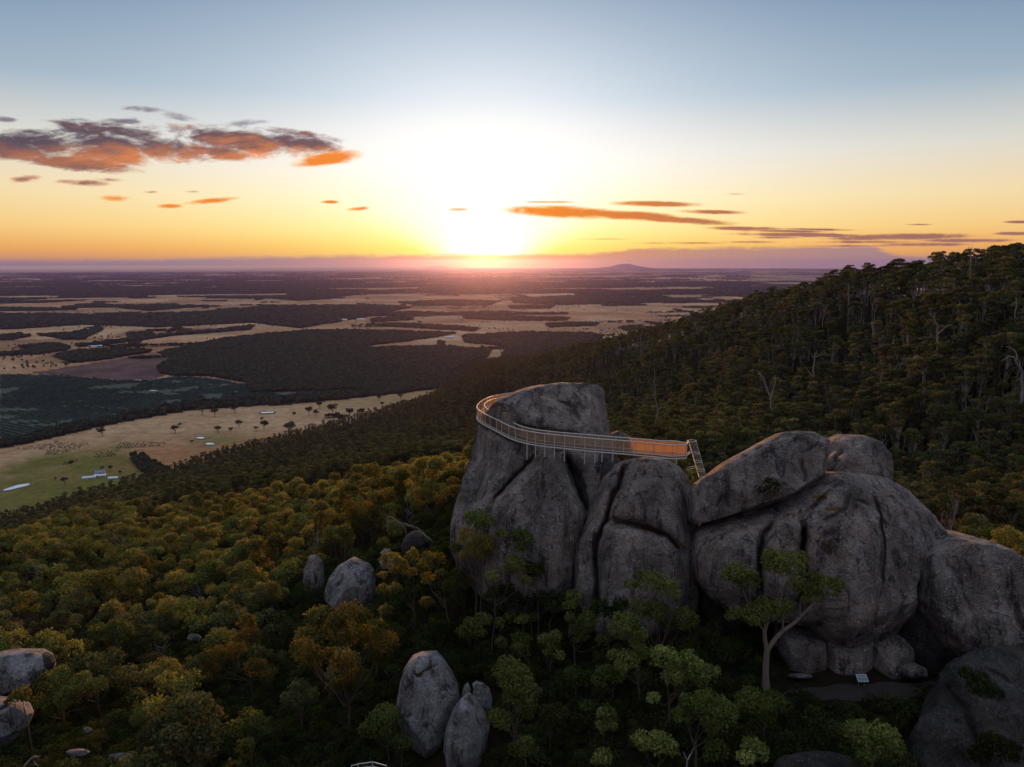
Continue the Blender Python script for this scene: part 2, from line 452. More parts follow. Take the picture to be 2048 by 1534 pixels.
# land cover on the plain, traced as outlines on the ground
WOODS = [
 [(318,707),(380,694),(450,680),(540,669),(625,662),(760,662),(915,667),(870,675),(820,682),(770,689),(700,699),(740,698),(790,697),(845,694),(900,694),(980,703),(968,728),(950,742),(925,766),(800,775),(650,781),(500,786),(488,764),(410,752),(350,752),(325,748),(318,736),(345,716)],
 [(0,660),(165,650),(260,652),(320,655),(500,645),(600,657),(690,642),(750,630),(825,615),(750,610),(550,611),(400,625),(150,632),(0,637)],
 [(110,715),(150,702),(280,701),(305,704),(200,720),(145,724)],
 [(40,695),(100,687),(140,695),(135,702),(80,708),(0,712),(0,707),(65,702)],
 [(75,670),(145,667),(200,652),(205,660),(165,680),(135,680)],
 [(155,692),(310,672),(505,652),(500,660),(350,672),(225,690),(160,695)],
 [(255,668),(300,664),(310,672),(262,678)],
 [(0,885),(0,899),(130,870),(250,844),(380,820),(500,814),(640,803),(760,791),(900,776),(880,769),(700,785),(560,796),(480,799),(380,804),(250,828),(120,856)],
 [(720,650),(800,648),(890,653),(960,658),(950,663),(800,655)],
 [(925,672),(985,668),(1060,665),(1190,668),(1200,680),(1100,695),(1060,705),(990,690),(930,685)],
 [(740,638),(820,632),(825,640),(745,645)],[(925,632),(1000,633),(1140,636),(1130,642),(1000,641),(930,638)],[(885,626),(930,625),(930,629),(885,628)],
 [(1010,702),(1100,692),(1230,680),(1200,700),(1060,720),(1000,735)],
 [(262,912),(285,914),(330,938),(352,955),(330,968),(300,962),(272,930)],
 [(355,938),(400,930),(410,938),(370,945)],[(0,672),(35,668),(60,673),(20,680),(0,680)],[(640,836),(700,830),(690,838)],
 [(795,605),(900,600),(1000,603),(980,610),(850,612)],[(520,596),(600,592),(690,596),(600,602)],[(0,600),(90,596),(180,600),(80,606),(0,607)],
 [(1020,597),(1150,592),(1330,596),(1300,606),(1120,610),(1030,606)],[(1020,612),(1110,611),(1100,617),(1020,618)],[(1240,655),(1280,652),(1285,658),(1245,661)],
 [(1090,648),(1200,646),(1190,652),(1100,655)],[(230,616),(330,611),(420,612),(300,622)],[(430,590),(520,584),(640,588),(560,594)],
]
CLEAR = [[(690,740),(745,737),(742,743),(700,745)],[(780,687),(700,699),(845,693),(820,686),(880,679),(830,681)]]
TEAL = [(0,748),(120,750),(230,760),(300,761),(350,753),(410,755),(490,768),(650,783),(830,776),(900,768),(900,775),(640,798),(500,808),(380,812),(250,838),(120,862),(0,890)]
FALLOW = [(60,745),(165,728),(310,708),(345,716),(318,738),(330,752),(300,760),(230,759),(120,749)]
GREEN = [(0,955),(60,930),(150,915),(230,905),(270,925),(300,965),(330,985),(250,1000),(120,1015),(0,1020)]
def cover(x, y):
    """woodland amount and albedo on the plain"""
    px, py, dep = project(np.stack([x, y, np.zeros_like(x)], -1))
    r = np.hypot(x, y)
    j = n2(x, y, 60, 3, 9.1)
    k = np.clip(9 * 3000 / np.maximum(r, 800), 2, 10)          # ragged edge, in pixels
    jx = px + j * k; jy = py + n2(x, y, 60, 3, 2.2) * k * 0.35
    wood = np.zeros(x.shape)
    for p in WOODS: wood = np.maximum(wood, inpoly(jx, jy, p))
    for p in CLEAR: wood = np.where(inpoly(jx, jy, p), 0, wood)
    # farther out: strips of bush between paddocks, mostly wooded towards the horizon
    far = np.clip((r - 4600) / 1500, 0, 1)
    a = R(12); xr = x * math.cos(a) + y * math.sin(a); yr = -x * math.sin(a) + y * math.cos(a)
    fld = fbm(np.stack([xr / 2300, yr / 800, 0 * x + 4.4], -1), 4, 0.6)
    big = n2(x, y, 6000, 2, 8.8)
    fld2 = fbm(np.stack([xr / 800, yr / 300, 0 * x + 7.7], -1), 3, 0.6)
    th = np.interp(r, [4500, 8500, 10500, 15000, 20000, 60000], [.13, .10, -.16, -.20, -.02, -.10]) + big * 0.30
    # right-angled boundaries
    cell = _h(np.floor(xr / 900 + 0.4 * fld2), np.floor(yr / 700), np.zeros_like(x).astype(int)) - 0.5
    strip = (fld + 0.42 * cell + 0.25 * fld2) > th
    bx = np.abs((xr / 760 + 0.10 * fld2 + 500) % 1 - .5) * 760; by = np.abs((yr / 430 + 0.12 * fld + 500) % 1 - .5) * 430
    thin = (np.minimum(bx, by) < 11 + 0.0012 * r) & (n2(x, y, 420, 2, 12.1) > 0.13) & (r > 2300) & (r < 9000)
    wood = np.maximum(wood, thin & (py < 745))
    wood = np.where(far > 0, np.maximum(wood * (r < 9000), strip & (far > 0.5 + 0.6 * n2(x, y, 900, 2, 1.5))), wood)
    wood = np.where((r > 4600) | (wood > 0), wood, 0)
    c = np.empty(x.shape + (3,))
    tan1 = np.array([0.48, 0.31, 0.175]); tan2 = np.array([0.37, 0.195, 0.095]); tan3 = np.array([0.36, 0.27, 0.13])
    v = np.clip(n2(x, y, 350, 4, 6.0) * 2.2 + 0.5, 0, 1)[..., None]
    c[:] = tan1 * (1 - v) + tan2 * v
    pd = _h(np.floor(xr / 700), np.floor(yr / 520), np.zeros_like(x).astype(int))[..., None]
    c = np.where(r[..., None] > 2200, c * (0.75 + 0.5 * pd) * np.array([1, 1, 1.05]), c)
    st = np.clip(n2(x + y * 0.3, y * 4, 40, 3, 2.0) * 2 + .5, 0, 1)[..., None]
    c = c * (0.86 + 0.28 * st)
    c = np.where((py > 783)[..., None] & (px > 640)[..., None] & (py < 815)[..., None], c * 0.4 + tan3 * 0.6, c)
    gm = np.clip(1 - dseg(px, py, GREEN, True) / 30 * np.where(inpoly(px, py, GREEN), -1, 1), 0, 1)
    gm = np.clip(gm + n2(x, y, 60, 3, 1.1) * 0.9, 0, 1)[..., None] * (gm[..., None] > 0)
    c = c * (1 - gm) + np.array([0.16, 0.145, 0.04]) * gm
    g2 = (np.clip(1 - np.hypot((px - 440) / 90, (py - 880) / 22), 0, 1) * 0.8)[..., None]
    c = c * (1 - g2) + np.array([0.17, 0.16, 0.06]) * g2
    te = inpoly(px + j * 8, py + j * 3, TEAL)
    tn = np.clip(n2(x, y, 90, 4, 3.3) * 2.4 + .45, 0, 1)[..., None]
    c = np.where(te[..., None], np.array([0.026, 0.066, 0.064]) * (1 - tn) + np.array([0.085, 0.105, 0.085]) * tn, c)
    fa = inpoly(px + j * 8, py + j * 3, FALLOW)
    c = np.where(fa[..., None], np.array([0.13, 0.085, 0.075]) * (0.8 + 0.5 * tn), c)
    # pale tracks
    for line, wpx in [([(0,745),(100,731),(200,715),(318,702)],1.2),([(410,754),(450,752),(480,762),(500,768),(650,778)],1.0),([(120,862),(250,834),(330,816)],1.0),([(170,812),(260,818),(340,823)],.8),
                      ([(1160,695),(1200,665),(1230,655)],1.0),([(0,1052),(90,1049),(170,1049)],.5),([(395,817),(520,815),(640,800)],.8)]:
        d = dseg(px + j * 3, py + j * 1.0, line)
        c = np.where((d < wpx)[..., None], np.array([0.34, 0.27, 0.18]), c)
    wood = np.where((r < 4600) & (te | fa) & (wood < .5), 0, wood)
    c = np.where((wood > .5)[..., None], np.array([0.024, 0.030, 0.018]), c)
    return wood, c, te, fa

def build_ground():
    az = np.concatenate([np.linspace(-50, 50, 1100), np.linspace(50, 310, 110)[1:-1]])
    az = np.radians(az)
    rr = np.concatenate([[0.5], np.geomspace(4, 1500, 330), np.geomspace(1500, 62000, 400)[1:]])
    Rm, Am = np.meshgrid(rr, az, indexing='ij')
    X = Rm * np.sin(Am); Y = Rm * np.cos(Am)
    Z = H(X.ravel(), Y.ravel()).reshape(X.shape)
    flat = Z < 1.0
    Z = np.where(Rm > 4000, 0, Z)
    und = n2(X.ravel(), Y.ravel(), 900, 3, 6.6).reshape(X.shape)
    Z = Z + np.where(Rm > 1200, np.clip((Rm - 1200) / 2000, 0, 1) * und * 10, 0)
    nr, na = X.shape
    V = np.stack([X, Y, Z], -1).reshape(-1, 3)
    i = np.arange(nr - 1)[:, None] * na; jn = (np.arange(na) + 1) % na; j = np.arange(na)
    Q = np.stack([i + j, i + jn, i + na + jn, i + na + j], -1).reshape(-1, 4)[:, ::-1]
    wood, c, te, fa = cover(V[:, 0], V[:, 1])
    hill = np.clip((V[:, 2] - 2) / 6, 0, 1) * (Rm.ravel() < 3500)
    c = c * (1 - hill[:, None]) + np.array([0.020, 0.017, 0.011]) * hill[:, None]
    m, g, out = new_mat('ground_soil')
    at = g.n('ShaderNodeAttribute', attribute_name='cover').outputs['Color']
    pos = g.n('ShaderNodeNewGeometry').outputs['Position']
    nz = g.noise(pos, 0.05, 6, 0.65); nf = g.noise(pos, 1.6, 5, 0.7)
    cc = g.mix(1.0, at, g.ramp(nz, [(0.3, (.72, .72, .72)), (0.7, (1.25, 1.25, 1.25))], 'LINEAR'), 'MULTIPLY')
    cc = g.mix(1.0, cc, g.ramp(nf, [(0.3, (.8, .8, .8)), (0.7, (1.2, 1.2, 1.2))], 'LINEAR'), 'MULTIPLY')
    principled(g, out, cc, 1.0, 0.0, nf, 0.6, 0.3, spec=0.0)
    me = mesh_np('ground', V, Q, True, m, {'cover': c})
    o = link('ground', me); tag(o, kind='structure')
    return o, me
ground, ground_me = build_ground()
_V = np.empty(len(ground_me.vertices) * 3, np.float32); ground_me.vertices.foreach_get('co', _V)

# low hills on the far horizon
def far_hill(px, py_top, halfpx, dist, seed, prof):
    c = at_y(px, 527, dist); W_ = halfpx / F * dist
    top = (uv(px, py_top)[1]) * dist + CAMZ
    n, k = 90, 14
    xs = np.linspace(-1, 1, n)
    V = []
    for a in range(k):
        t = a / (k - 1) * 2 - 1
        for q in xs:
            hh = np.interp(q, *prof) * (1 - t * t)
            hh += 0.06 * float(n2(np.array([q * 900 + seed]), np.array([t * 300]), 90, 4, seed)[0]) * (1 - q * q) * (1 - t * t)
            V.append((c[0] + q * W_, dist + t * W_ * 0.5, max(-5, hh * top) - 3))
    V = np.array(V)
    Q = [(a * n + b, a * n + b + 1, (a + 1) * n + b + 1, (a + 1) * n + b) for a in range(k - 1) for b in range(n - 1)]
    return mesh_np('hill', V, np.array(Q), True, hill_mat)
hill_mat = simple('hill_scrub', (0.03, 0.04, 0.028), 1.0, 0, 0.3, 0.002)
o = link('hill', far_hill(1250, 527.2, 75, 52000, 1.0, ([-1, -.75, -.4, -.1, .1, .25, .5, 1], [0, .22, .45, .95, 1, .7, .35, 0]))); tag(o, kind='structure')
o = link('hill', far_hill(872, 531.0, 45, 54000, 4.0, ([-1, -.5, -.1, .2, .6, 1], [0, .4, .9, 1, .4, 0]))); tag(o, kind='structure')
o = link('hill', far_hill(640, 533.5, 160, 56000, 7.0, ([-1, -.6, -.2, .1, .5, 1], [0, .8, .6, 1, .7, 0]))); tag(o, kind='structure')

# ------------------------------------------------------------------ haze
def build_haze():
    x0, x1, y0, y1, z0, z1 = -58000, 58000, -63000, 63500, -8, 640
    V = np.array([(x, y, z) for z in (z0, z1) for y in (y0, y1) for x in (x0, x1)], float)
    Q = np.array([(0, 2, 3, 1), (4, 5, 7, 6), (0, 1, 5, 4), (2, 6, 7, 3), (0, 4, 6, 2), (1, 3, 7, 5)])
    m = bpy.data.materials.new('haze_air'); m.use_nodes = True
    t = m.node_tree; t.nodes.clear(); g = NT(t)
    out = g.n('ShaderNodeOutputMaterial'); pv = g.n('ShaderNodeVolumePrincipled')
    pv.inputs['Color'].default_value = (0.24, 0.34, 0.95, 1)
    pv.inputs['Density'].default_value = 1.4e-5
    pv.inputs['Anisotropy'].default_value = 0.1
    vs = g.n('ShaderNodeVolumeScatter'); vs.inputs['Color'].default_value = (1.0, 0.30, 0.05, 1); vs.inputs['Density'].default_value = 2.8e-6; vs.inputs['Anisotropy'].default_value = 0.89
    ad = g.n('ShaderNodeAddShader'); t.links.new(pv.outputs[0], ad.inputs[0]); t.links.new(vs.outputs[0], ad.inputs[1])
    t.links.new(ad.outputs[0], out.inputs['Volume'])
    o = link('haze', mesh_np('haze', V, Q, False, m)); tag(o, 'faint dusk haze thickening towards the horizon', 'haze', kind='stuff')
build_haze()

def build_fog():
    """a shallow fog bank lying over the far plain on the left"""
    V = []; n = 48
    for z in (-2.0, 230.0):
        for k in range(n):
            a = 2 * math.pi * k / n
            V.append((-30000 + 27000 * math.cos(a), 44000 + 17000 * math.sin(a), z))
    Q = [(k, (k + 1) % n, n + (k + 1) % n, n + k) for k in range(n)]
    me = bpy.data.meshes.new('fog_bank')
    me.from_pydata(V, [], Q + [tuple(range(n - 1, -1, -1)), tuple(range(n, 2 * n))])
    m = bpy.data.materials.new('fog_air'); m.use_nodes = True
    t = m.node_tree; t.nodes.clear(); g = NT(t)
    out = g.n('ShaderNodeOutputMaterial'); pv = g.n('ShaderNodeVolumePrincipled')
    pv.inputs['Color'].default_value = (0.86, 0.80, 0.78, 1); pv.inputs['Density'].default_value = 8e-5; pv.inputs['Anisotropy'].default_value = 0.2
    t.links.new(pv.outputs[0], out.inputs['Volume']); me.materials.append(m)
    tag(link('fog', me), 'pale fog bank lying on the far plain', 'fog', kind='stuff')
build_fog()
# ------------------------------------------------------------------ granite
def granite(name, base=(0.165, 0.150, 0.146), warm=(0.20, 0.145, 0.12), dark=(0.032, 0.031, 0.034), lich=(0.52, 0.56, 0.54), lamt=0.95, warmamt=0.45):
    m, g, out = new_mat(name)
    pos = g.n('ShaderNodeNewGeometry').outputs['Position']
    st = g.vmul3(pos, (1.0, 1.0, 0.07))
    big = g.noise(pos, 0.22, 4, 0.55)
    mid = g.noise(pos, 1.1, 6, 0.7)
    streak = g.noise(st, 1.0, 5, 0.65, 0.4)
    streak2 = g.noise(st, 3.2, 4, 0.6, 0.3)
    fine = g.noise(pos, 5.0, 6, 0.8)
    c = g.mix(g.step(big, 0.42, 0.64, 0.0, warmamt * 2), base, warm)
    c = g.mix(g.mul(g.step(streak, 0.52, 0.60), 0.85), c, dark)
    c = g.mix(g.mul(g.step(streak2, 0.52, 0.62), 0.5), c, warm)
    c = g.mix(g.mul(g.step(mid, 0.47, 0.60), 0.55), c, tuple(k * 1.35 for k in base))
    c = g.mix(1.0, c, g.ramp(fine, [(0.34, (.5, .5, .5)), (0.66, (1.6, 1.6, 1.6))], 'LINEAR'), 'MULTIPLY')
    c = g.mix(1.0, c, g.ramp(g.noise(g.vmul3(pos, (1, 1, .6)), 0.42, 5, .6), [(0.36, (.58, .56, .55)), (0.62, (1.42, 1.40, 1.38))], 'LINEAR'), 'MULTIPLY')
    # lichen: pale flecks in drifts
    vo = g.n('ShaderNodeTexVoronoi', feature='F1'); g.link(pos, vo.inputs['Vector']); vo.inputs['Scale'].default_value = 2.6
    drift = g.noise(pos, 0.55, 4, 0.6)
    fl = g.noise(pos, 2.6, 7, 0.85)
    lm = g.mul(g.step(fl, 0.55, 0.66), g.step(drift, 0.50, 0.62))
    sp = g.mul(g.step(vo.outputs['Distance'], 0.24, 0.08), g.step(drift, 0.48, 0.60))
    c = g.mix(g.mul(g.m('MAXIMUM', lm, sp), lamt), c, lich)
    vs_ = g.n('ShaderNodeTexVoronoi', feature='F1'); g.link(pos, vs_.inputs['Vector']); vs_.inputs['Scale'].default_value = 5.5
    fleck = g.mul(g.step(vs_.outputs['Distance'], 0.22, 0.10), g.step(g.noise(g.vmul3(pos, (1, 1, .35)), 0.9, 4, .65), 0.47, 0.60))
    c = g.mix(g.mul(fleck, lamt * .85), c, lich)
    # hairline joints
    wv = g.n('ShaderNodeVectorMath', operation='ADD'); g.link(g.vmul3(pos, (1.0, 1.0, 0.55)), wv.inputs[0])
    nn = g.n('ShaderNodeTexNoise'); g.link(pos, nn.inputs['Vector']); nn.inputs['Scale'].default_value = 0.5; nn.inputs['Detail'].default_value = 5
    g.link(g.vmul(nn.outputs['Color'], 1.6), wv.inputs[1])
    ve = g.n('ShaderNodeTexVoronoi', feature='DISTANCE_TO_EDGE'); g.link(wv.outputs[0], ve.inputs['Vector']); ve.inputs['Scale'].default_value = 0.34
    joint = g.mul(g.step(ve.outputs['Distance'], 0.022, 0.004), g.step(g.noise(pos, 0.35, 3, 0.6), 0.50, 0.58))
    c = g.mix(g.mul(joint, 0.4), c, (0.03, 0.027, 0.025))
    cr = g.n('ShaderNodeAttribute', attribute_name='crack').outputs['Fac']
    c = g.mix(g.mul(g.step(cr, 0.25, 0.9), 0.6), c, (0.05, 0.045, 0.036))
    ms = g.n('ShaderNodeAttribute', attribute_name='moss').outputs['Fac']
    c = g.mix(g.step(g.add(ms, g.mul(g.sub(fl, .5), 1.2)), 0.45, 0.7), c, (0.16, 0.085, 0.025))
    hb = g.sub(g.add(g.mul(fine, 0.5), g.mul(mid, 1.2)), g.mul(joint, 0.45))
    principled(g, out, c, 0.92, 0.0, hb, 1.0, 0.45, spec=0.2)
    return m
M_GRAN = granite('granite', warm=(0.215, 0.170, 0.150))
M_GRAN_BLUE = granite('granite_lichened', base=(0.19, 0.195, 0.21), warm=(0.20, 0.175, 0.17), lamt=0.6, warmamt=0.2)
M_GRAN_DARK = granite('granite_dark_shaded', base=(0.044, 0.042, 0.043), warm=(0.055, 0.046, 0.041), lamt=0.22)  # dark granite; also puts gap shade into the colour of recessed blocks

def rock(name, outline, center, y0, dY, label, cat='boulder', tilt=14, n=2.7, regions=(), grooves=(), moss=(), seed=0.0, amp=0.35, mat=None, th_n=340, s_n=110, back=1.0, group=None, smooth_out=2, shelf=False, facets=9):
    """outline: photo pixels of the silhouette; the body is given its own depth front and back of y0"""
    P = np.array(outline, float); c0 = np.array(center, float)
    # smooth closed resampling of the outline by angle round the centre
    seg = np.vstack([P, P[:1]]); L = np.concatenate([[0], np.cumsum(np.hypot(*np.diff(seg, axis=0).T))])
    q = np.linspace(0, L[-1], 1200, endpoint=False)
    bx = np.interp(q, L, seg[:, 0]); by = np.interp(q, L, seg[:, 1])
    k = max(3, int(smooth_out * 12)); ker = np.hanning(k + 2)[1:-1]; ker /= ker.sum()
    pad = lambda v: np.convolve(np.concatenate([v[-k:], v, v[:k]]), ker, 'same')[k:-k]
    bx, by = pad(bx), pad(by)
    an = np.unwrap(np.arctan2(by - c0[1], bx - c0[0])); 
    if an[-1] < an[0]: bx, by = bx[::-1], by[::-1]
    # even arc-length rings (works for mildly non star-shaped outlines too)
    idx = np.linspace(0, 1200, th_n, endpoint=False).astype(int)
    bx, by = bx[idx], by[idx]
    t = R(tilt); nrm = np.array([0, math.cos(t), -math.sin(t)])   # plane normal; plane leans back by tilt
    C = at_y(c0[0], c0[1], y0)
    d = ray(bx, by); s = ((C - CAM) @ nrm) / (d @ nrm)
    B = CAM + d * s[:, None]
    ph = np.linspace(0, 1, s_n + 1)[1:]
    sv = np.sin(ph * math.pi / 2) ** 0.85
    prof = np.maximum(0, 1 - sv ** n) ** (1 / n)
    fr = C[None, None] + (B[None] - C[None, None]) * sv[:, None, None]
    front = fr - nrm * (dY * prof)[:, None, None]
    sb = sv[:-1]; backv = C[None, None] + (B[None] - C[None, None]) * sb[:, None, None] + nrm * (dY * back * prof[:-1])[:, None, None]
    V = np.concatenate([[C - nrm * dY], front.reshape(-1, 3), backv[::-1].reshape(-1, 3), [C + nrm * dY * back]])
    isfront = np.zeros(len(V)); isfront[:1 + th_n * s_n] = 1
    nring = s_n + len(sb)
    i = np.arange(nring - 1)[:, None] * th_n + 1; j = np.arange(th_n); jn = (j + 1) % th_n
    Q = np.stack([i + j, i + th_n + j, i + th_n + jn, i + jn], -1).reshape(-1, 4)
    T0 = np.stack([np.zeros(th_n, int), 1 + j, 1 + jn], -1); last = 1 + (nring - 1) * th_n; e = len(V) - 1
    T1 = np.stack([np.full(th_n, e), last + jn, last + j], -1)
    # flat fracture faces: shave the body with a set of planes
    rgp = np.random.default_rng(int(seed * 17) + 5)
    for _ in range(facets):
        nv = rgp.normal(0, 1, 3) * [.62, .6, .5]; nv[1] = (abs(nv[1]) + .45) * (-1 if rgp.random() < .85 else 1); nv /= np.linalg.norm(nv)
        dd_ = (V - C) @ nv; hmax = np.percentile(dd_, 99.7); h_ = hmax * rgp.uniform(.80, .95)
        V = V - nv * (np.clip(dd_ - h_, 0, None) * .85)[:, None]
    dirv = V - C; dirv /= np.linalg.norm(dirv, axis=1, keepdims=True) + 1e-9
    V = V + dirv * (fbm(V / 5.0 + seed, 3) * amp * 2.2 + fbm(V / 1.4 + seed * 3, 3) * amp * 0.5)[:, None]
    V = V + dirv * (-np.abs(fbm(V * np.array([.9, .9, .22]) / 1.6 + seed * 5, 3)) * amp * 1.0)[:, None]
    # exfoliation sheets: low steps that follow rounded contours
    lay = fbm(V / 3.6 + seed * 7, 2) * 5.0; st_ = lay - np.floor(lay); st_ = np.clip((st_ - .42) / .1, 0, 1)
    V = V + dirv * ((st_ * st_ * (3 - 2 * st_) + np.floor(lay)) * amp * 0.22)[:, None]
    px, py, dep = project(V)
    rayd = (V - CAM); rayd /= np.linalg.norm(rayd, axis=1, keepdims=True)
    wob = fbm(np.stack([px / 22, py / 22, 0 * px + seed], -1), 3)
    wx_, wy_ = px + wob * 9, py + fbm(np.stack([px / 22, py / 22, 0 * px + seed + 9], -1), 3) * 9
    push = np.zeros(len(V))
    for poly, am, ed in regions:
        ins = inpoly(wx_, wy_, poly)
        dd = dseg(wx_, wy_, poly, True)
        f = np.where(ins, np.sqrt(np.clip(1 - (1 - np.clip(dd / ed, 0, 1)) ** 2, 0, 1)), 0)
        push -= am * f
    crack = np.zeros(len(V))
    for line, w, dp in grooves:
        dd = dseg(wx_, wy_, line)
        wv = w * (0.65 + 0.9 * np.clip(fbm(np.stack([px / 30, py / 30, 0 * px + line[0][0]], -1), 2) + 0.5, 0, 1))
        e0 = np.hypot(wx_ - line[0][0], wy_ - line[0][1]); e1 = np.hypot(wx_ - line[-1][0], wy_ - line[-1][1])
        fade = np.clip(np.minimum(e0, e1) / 26 + 0.12, 0, 1)
        f = np.exp(-(dd / wv) ** 2) * fade
        push += dp * f + 0.22 * dp * np.exp(-(dd / (wv * 3.2)) ** 2) * fade
        crack = np.maximum(crack, np.exp(-(dd / (wv * 0.8)) ** 2) * fade * min(1, dp / 1.2))
    mo = np.zeros(len(V))
    for (mx, my, mrx, mry) in moss:
        mo = np.maximum(mo, np.clip(1.4 - np.hypot((wx_ - mx) / mrx, (wy_ - my) / mry), 0, 1))
    V = V + rayd * (push * isfront)[:, None]
    if shelf:
        # the rock face stands back under and behind the walkway
        f = np.where(isfront > 0)[0]; o3 = V[f]; dd_ = (o3 - CAM); ln = np.linalg.norm(dd_, axis=1, keepdims=True); dd_ /= ln
        pxf, pyf, _ = project(o3); yi = np.interp(pxf, WALK_IN[:, 0], WALK_IN[:, 1]); yo = np.interp(pxf, WALK_OUT[:, 0], WALK_OUT[:, 1])
        add = np.zeros(len(f)); nzz = fbm(o3 / 2.0, 3) * 0.25
        for _ in range(90):
            p3 = o3 + dd_ * add[:, None]; below = (CAMZ - 18.6) - p3[:, 2]
            lim = np.where(below < 0, yi + .35 + 0.25 * (-below), yi + .35 - np.clip(below, 0, .5) / .5 * (yi - yo) * .9 - 0.15 * np.clip(below - .3, 0, 3) - 2.2 * np.clip(below - 3.3, 0, 30)) + nzz
            bad = (p3[:, 1] < lim) & (pxf < 1215)
            add[bad] += 0.15
        V[f] = o3 + dd_ * add[:, None]
    me = mesh_np(name, V, [Q, T0, T1], True, mat or M_GRAN, {'crack': crack * isfront, 'moss': mo * isfront})
    me.flip_normals()
    o = link(name, me); tag(o, label, cat, group)
    KEEP.append((np.array(outline, float), y0)); ROCKS.append((V, Q, T0, T1))
    return o
ROCKS = []; KEEP = []
# line of the walkway over the rock: (pixel x, distance y) of its inner and outer edge
WALK_IN = np.array([(940, 81), (968, 80), (983, 76.5), (1000, 74.3), (1031, 72.2), (1055, 69.6), (1090, 67.8), (1140, 66.6), (1220, 65.3), (1372, 63.8)])
WALK_OUT = np.array([(940, 81), (953, 80.5), (960, 78.5), (977, 74.8), (1000, 71.6), (1030, 68.9), (1055, 67.2), (1090, 66.2), (1150, 65.2), (1260, 63.8), (1372, 62.5)])
# --- Castle Rock, the monolith that carries the walkway
rock('granite_monolith',
  [(961,848),(973,836),(982,822),(995,810),(1009,803),(1030,793),(1055,785),(1110,780),(1160,780),(1192,782),(1202,788),(1205,820),(1210,866),(1216,900),(1222,960),(1200,1040),(1182,1120),(1172,1230),(1130,1270),(1040,1240),(970,1200),(925,1150),(903,1100),(906,1050),(915,1012),(928,975),(942,920),(950,870)],
  (1075,960), 79.0, 9.5, 'tall grey granite monolith wrapped by the curved steel walkway', 'rock', tilt=22, n=3.8, amp=0.32,
  regions=[([(985,1010),(1010,975),(1050,935),(1072,908),(1090,893),(1115,905),(1135,940),(1158,990),(1172,1040),(1160,1085),(1148,1140),(1150,1230),(960,1230),(975,1080)], 2.6, 26),
           ([(1018,800),(1060,785),(1100,800),(1140,820),(1168,850),(1160,868),(1100,860),(1040,850),(1020,835)], 0.9, 16)],
  grooves=[([(1075,905),(1050,935),(1010,975),(985,1010)], 3.5, 1.0), ([(1000,880),(985,940),(960,1000),(935,1070)], 5, 0.7), ([(970,845),(978,900),(965,960)], 4, 0.5),
           ([(985,860),(1000,900)], 4, 0.5), ([(1130,905),(1150,950),(1168,1000),(1176,1030)], 6, 2.2), ([(1080,775),(1084,800)], 3, 0.5), ([(1050,792),(1034,812),(1030,835)], 2.5, 0.25),
           ([(1110,800),(1140,812),(1168,850)], 3, .6), ([(1130,1000),(1134,1120)], 2, .2), ([(1085,895),(1090,960)], 3, .25), ([(1160,1020),(1158,1060)], 2, .4)],
  moss=[(1079,790,3,10), (1010,822,12,3)], seed=1.0, th_n=520, s_n=170, shelf=True)
rock('granite_slab', [(1128,905),(1150,893),(1190,898),(1232,905),(1240,925),(1222,960),(1205,1000),(1186,1050),(1178,1060),(1165,1010),(1148,960)],
  (1188,960), 73.5, 3.0, 'narrow dark granite wedge in the gap under the middle of the walkway', 'rock', tilt=12, n=2.6, amp=0.3, mat=M_GRAN_DARK, seed=2.0, th_n=180, s_n=60,  # dark tone puts the shade of the recess into the colour
  grooves=[([(1170,910),(1182,1000)], 4, .5), ([(1205,905),(1190,1010)], 4, .5)])
for ol, ce, yy, lab in [([(1160,872),(1185,862),(1205,870),(1212,890),(1150,890)], (1182,880), 82, 'small rounded granite lump on the monolith behind the railing'),
                    ([(1205,872),(1235,861),(1262,874),(1265,890),(1200,892)], (1234,880), 80, 'low dark granite cap just behind the straight part of the railing')]:
    rock('granite_boulder', ol, ce, yy, 2.0, lab, seed=ce[0] * .1, amp=0.1, th_n=90, s_n=26)
# --- the second tower, under the right end of the walkway
rock('granite_tower',
  [(1236,926),(1255,916),(1290,912),(1330,916),(1356,930),(1372,955),(1380,1000),(1384,1060),(1386,1140),(1386,1260),(1330,1290),(1240,1285),(1165,1255),(1146,1190),(1147,1120),(1152,1085),(1170,1050),(1190,1000),(1208,955)],
  (1280,1080), 68.5, 5.2, 'split granite tower under the right end of the walkway', 'rock', tilt=16, n=3.8, amp=0.25,
  regions=[([(1212,1044),(1245,1050),(1300,1060),(1335,1075),(1362,1110),(1372,1160),(1372,1300),(1190,1300),(1194,1150),(1196,1090)], 1.5, 24),
           ([(1216,1036),(1228,1000),(1250,970),(1285,950),(1320,955),(1350,990),(1368,1040),(1370,1100),(1335,1068),(1300,1052),(1250,1044)], 1.1, 20),
           ([(1283,945),(1290,925),(1310,922),(1325,935),(1325,955),(1290,955)], .5, 9)],
  grooves=[([(1252,925),(1240,965),(1226,1000),(1214,1040),(1194,1080),(1190,1120),(1196,1200),(1198,1240)], 5, 1.7), ([(1214,1043),(1260,1047),(1305,1055),(1340,1072),(1362,1110)], 3.2, 0.9),
           ([(1280,925),(1276,955)], 3, .6), ([(1232,930),(1205,975),(1180,1040)], 3, .35), ([(1262,1060),(1248,1080)], 2, .2), ([(1170,1060),(1168,1150)], 4, .35)],
  moss=[(1300,1056,26,4), (1226,995,7,5), (1352,1095,10,4)], seed=3.0, th_n=520, s_n=170)
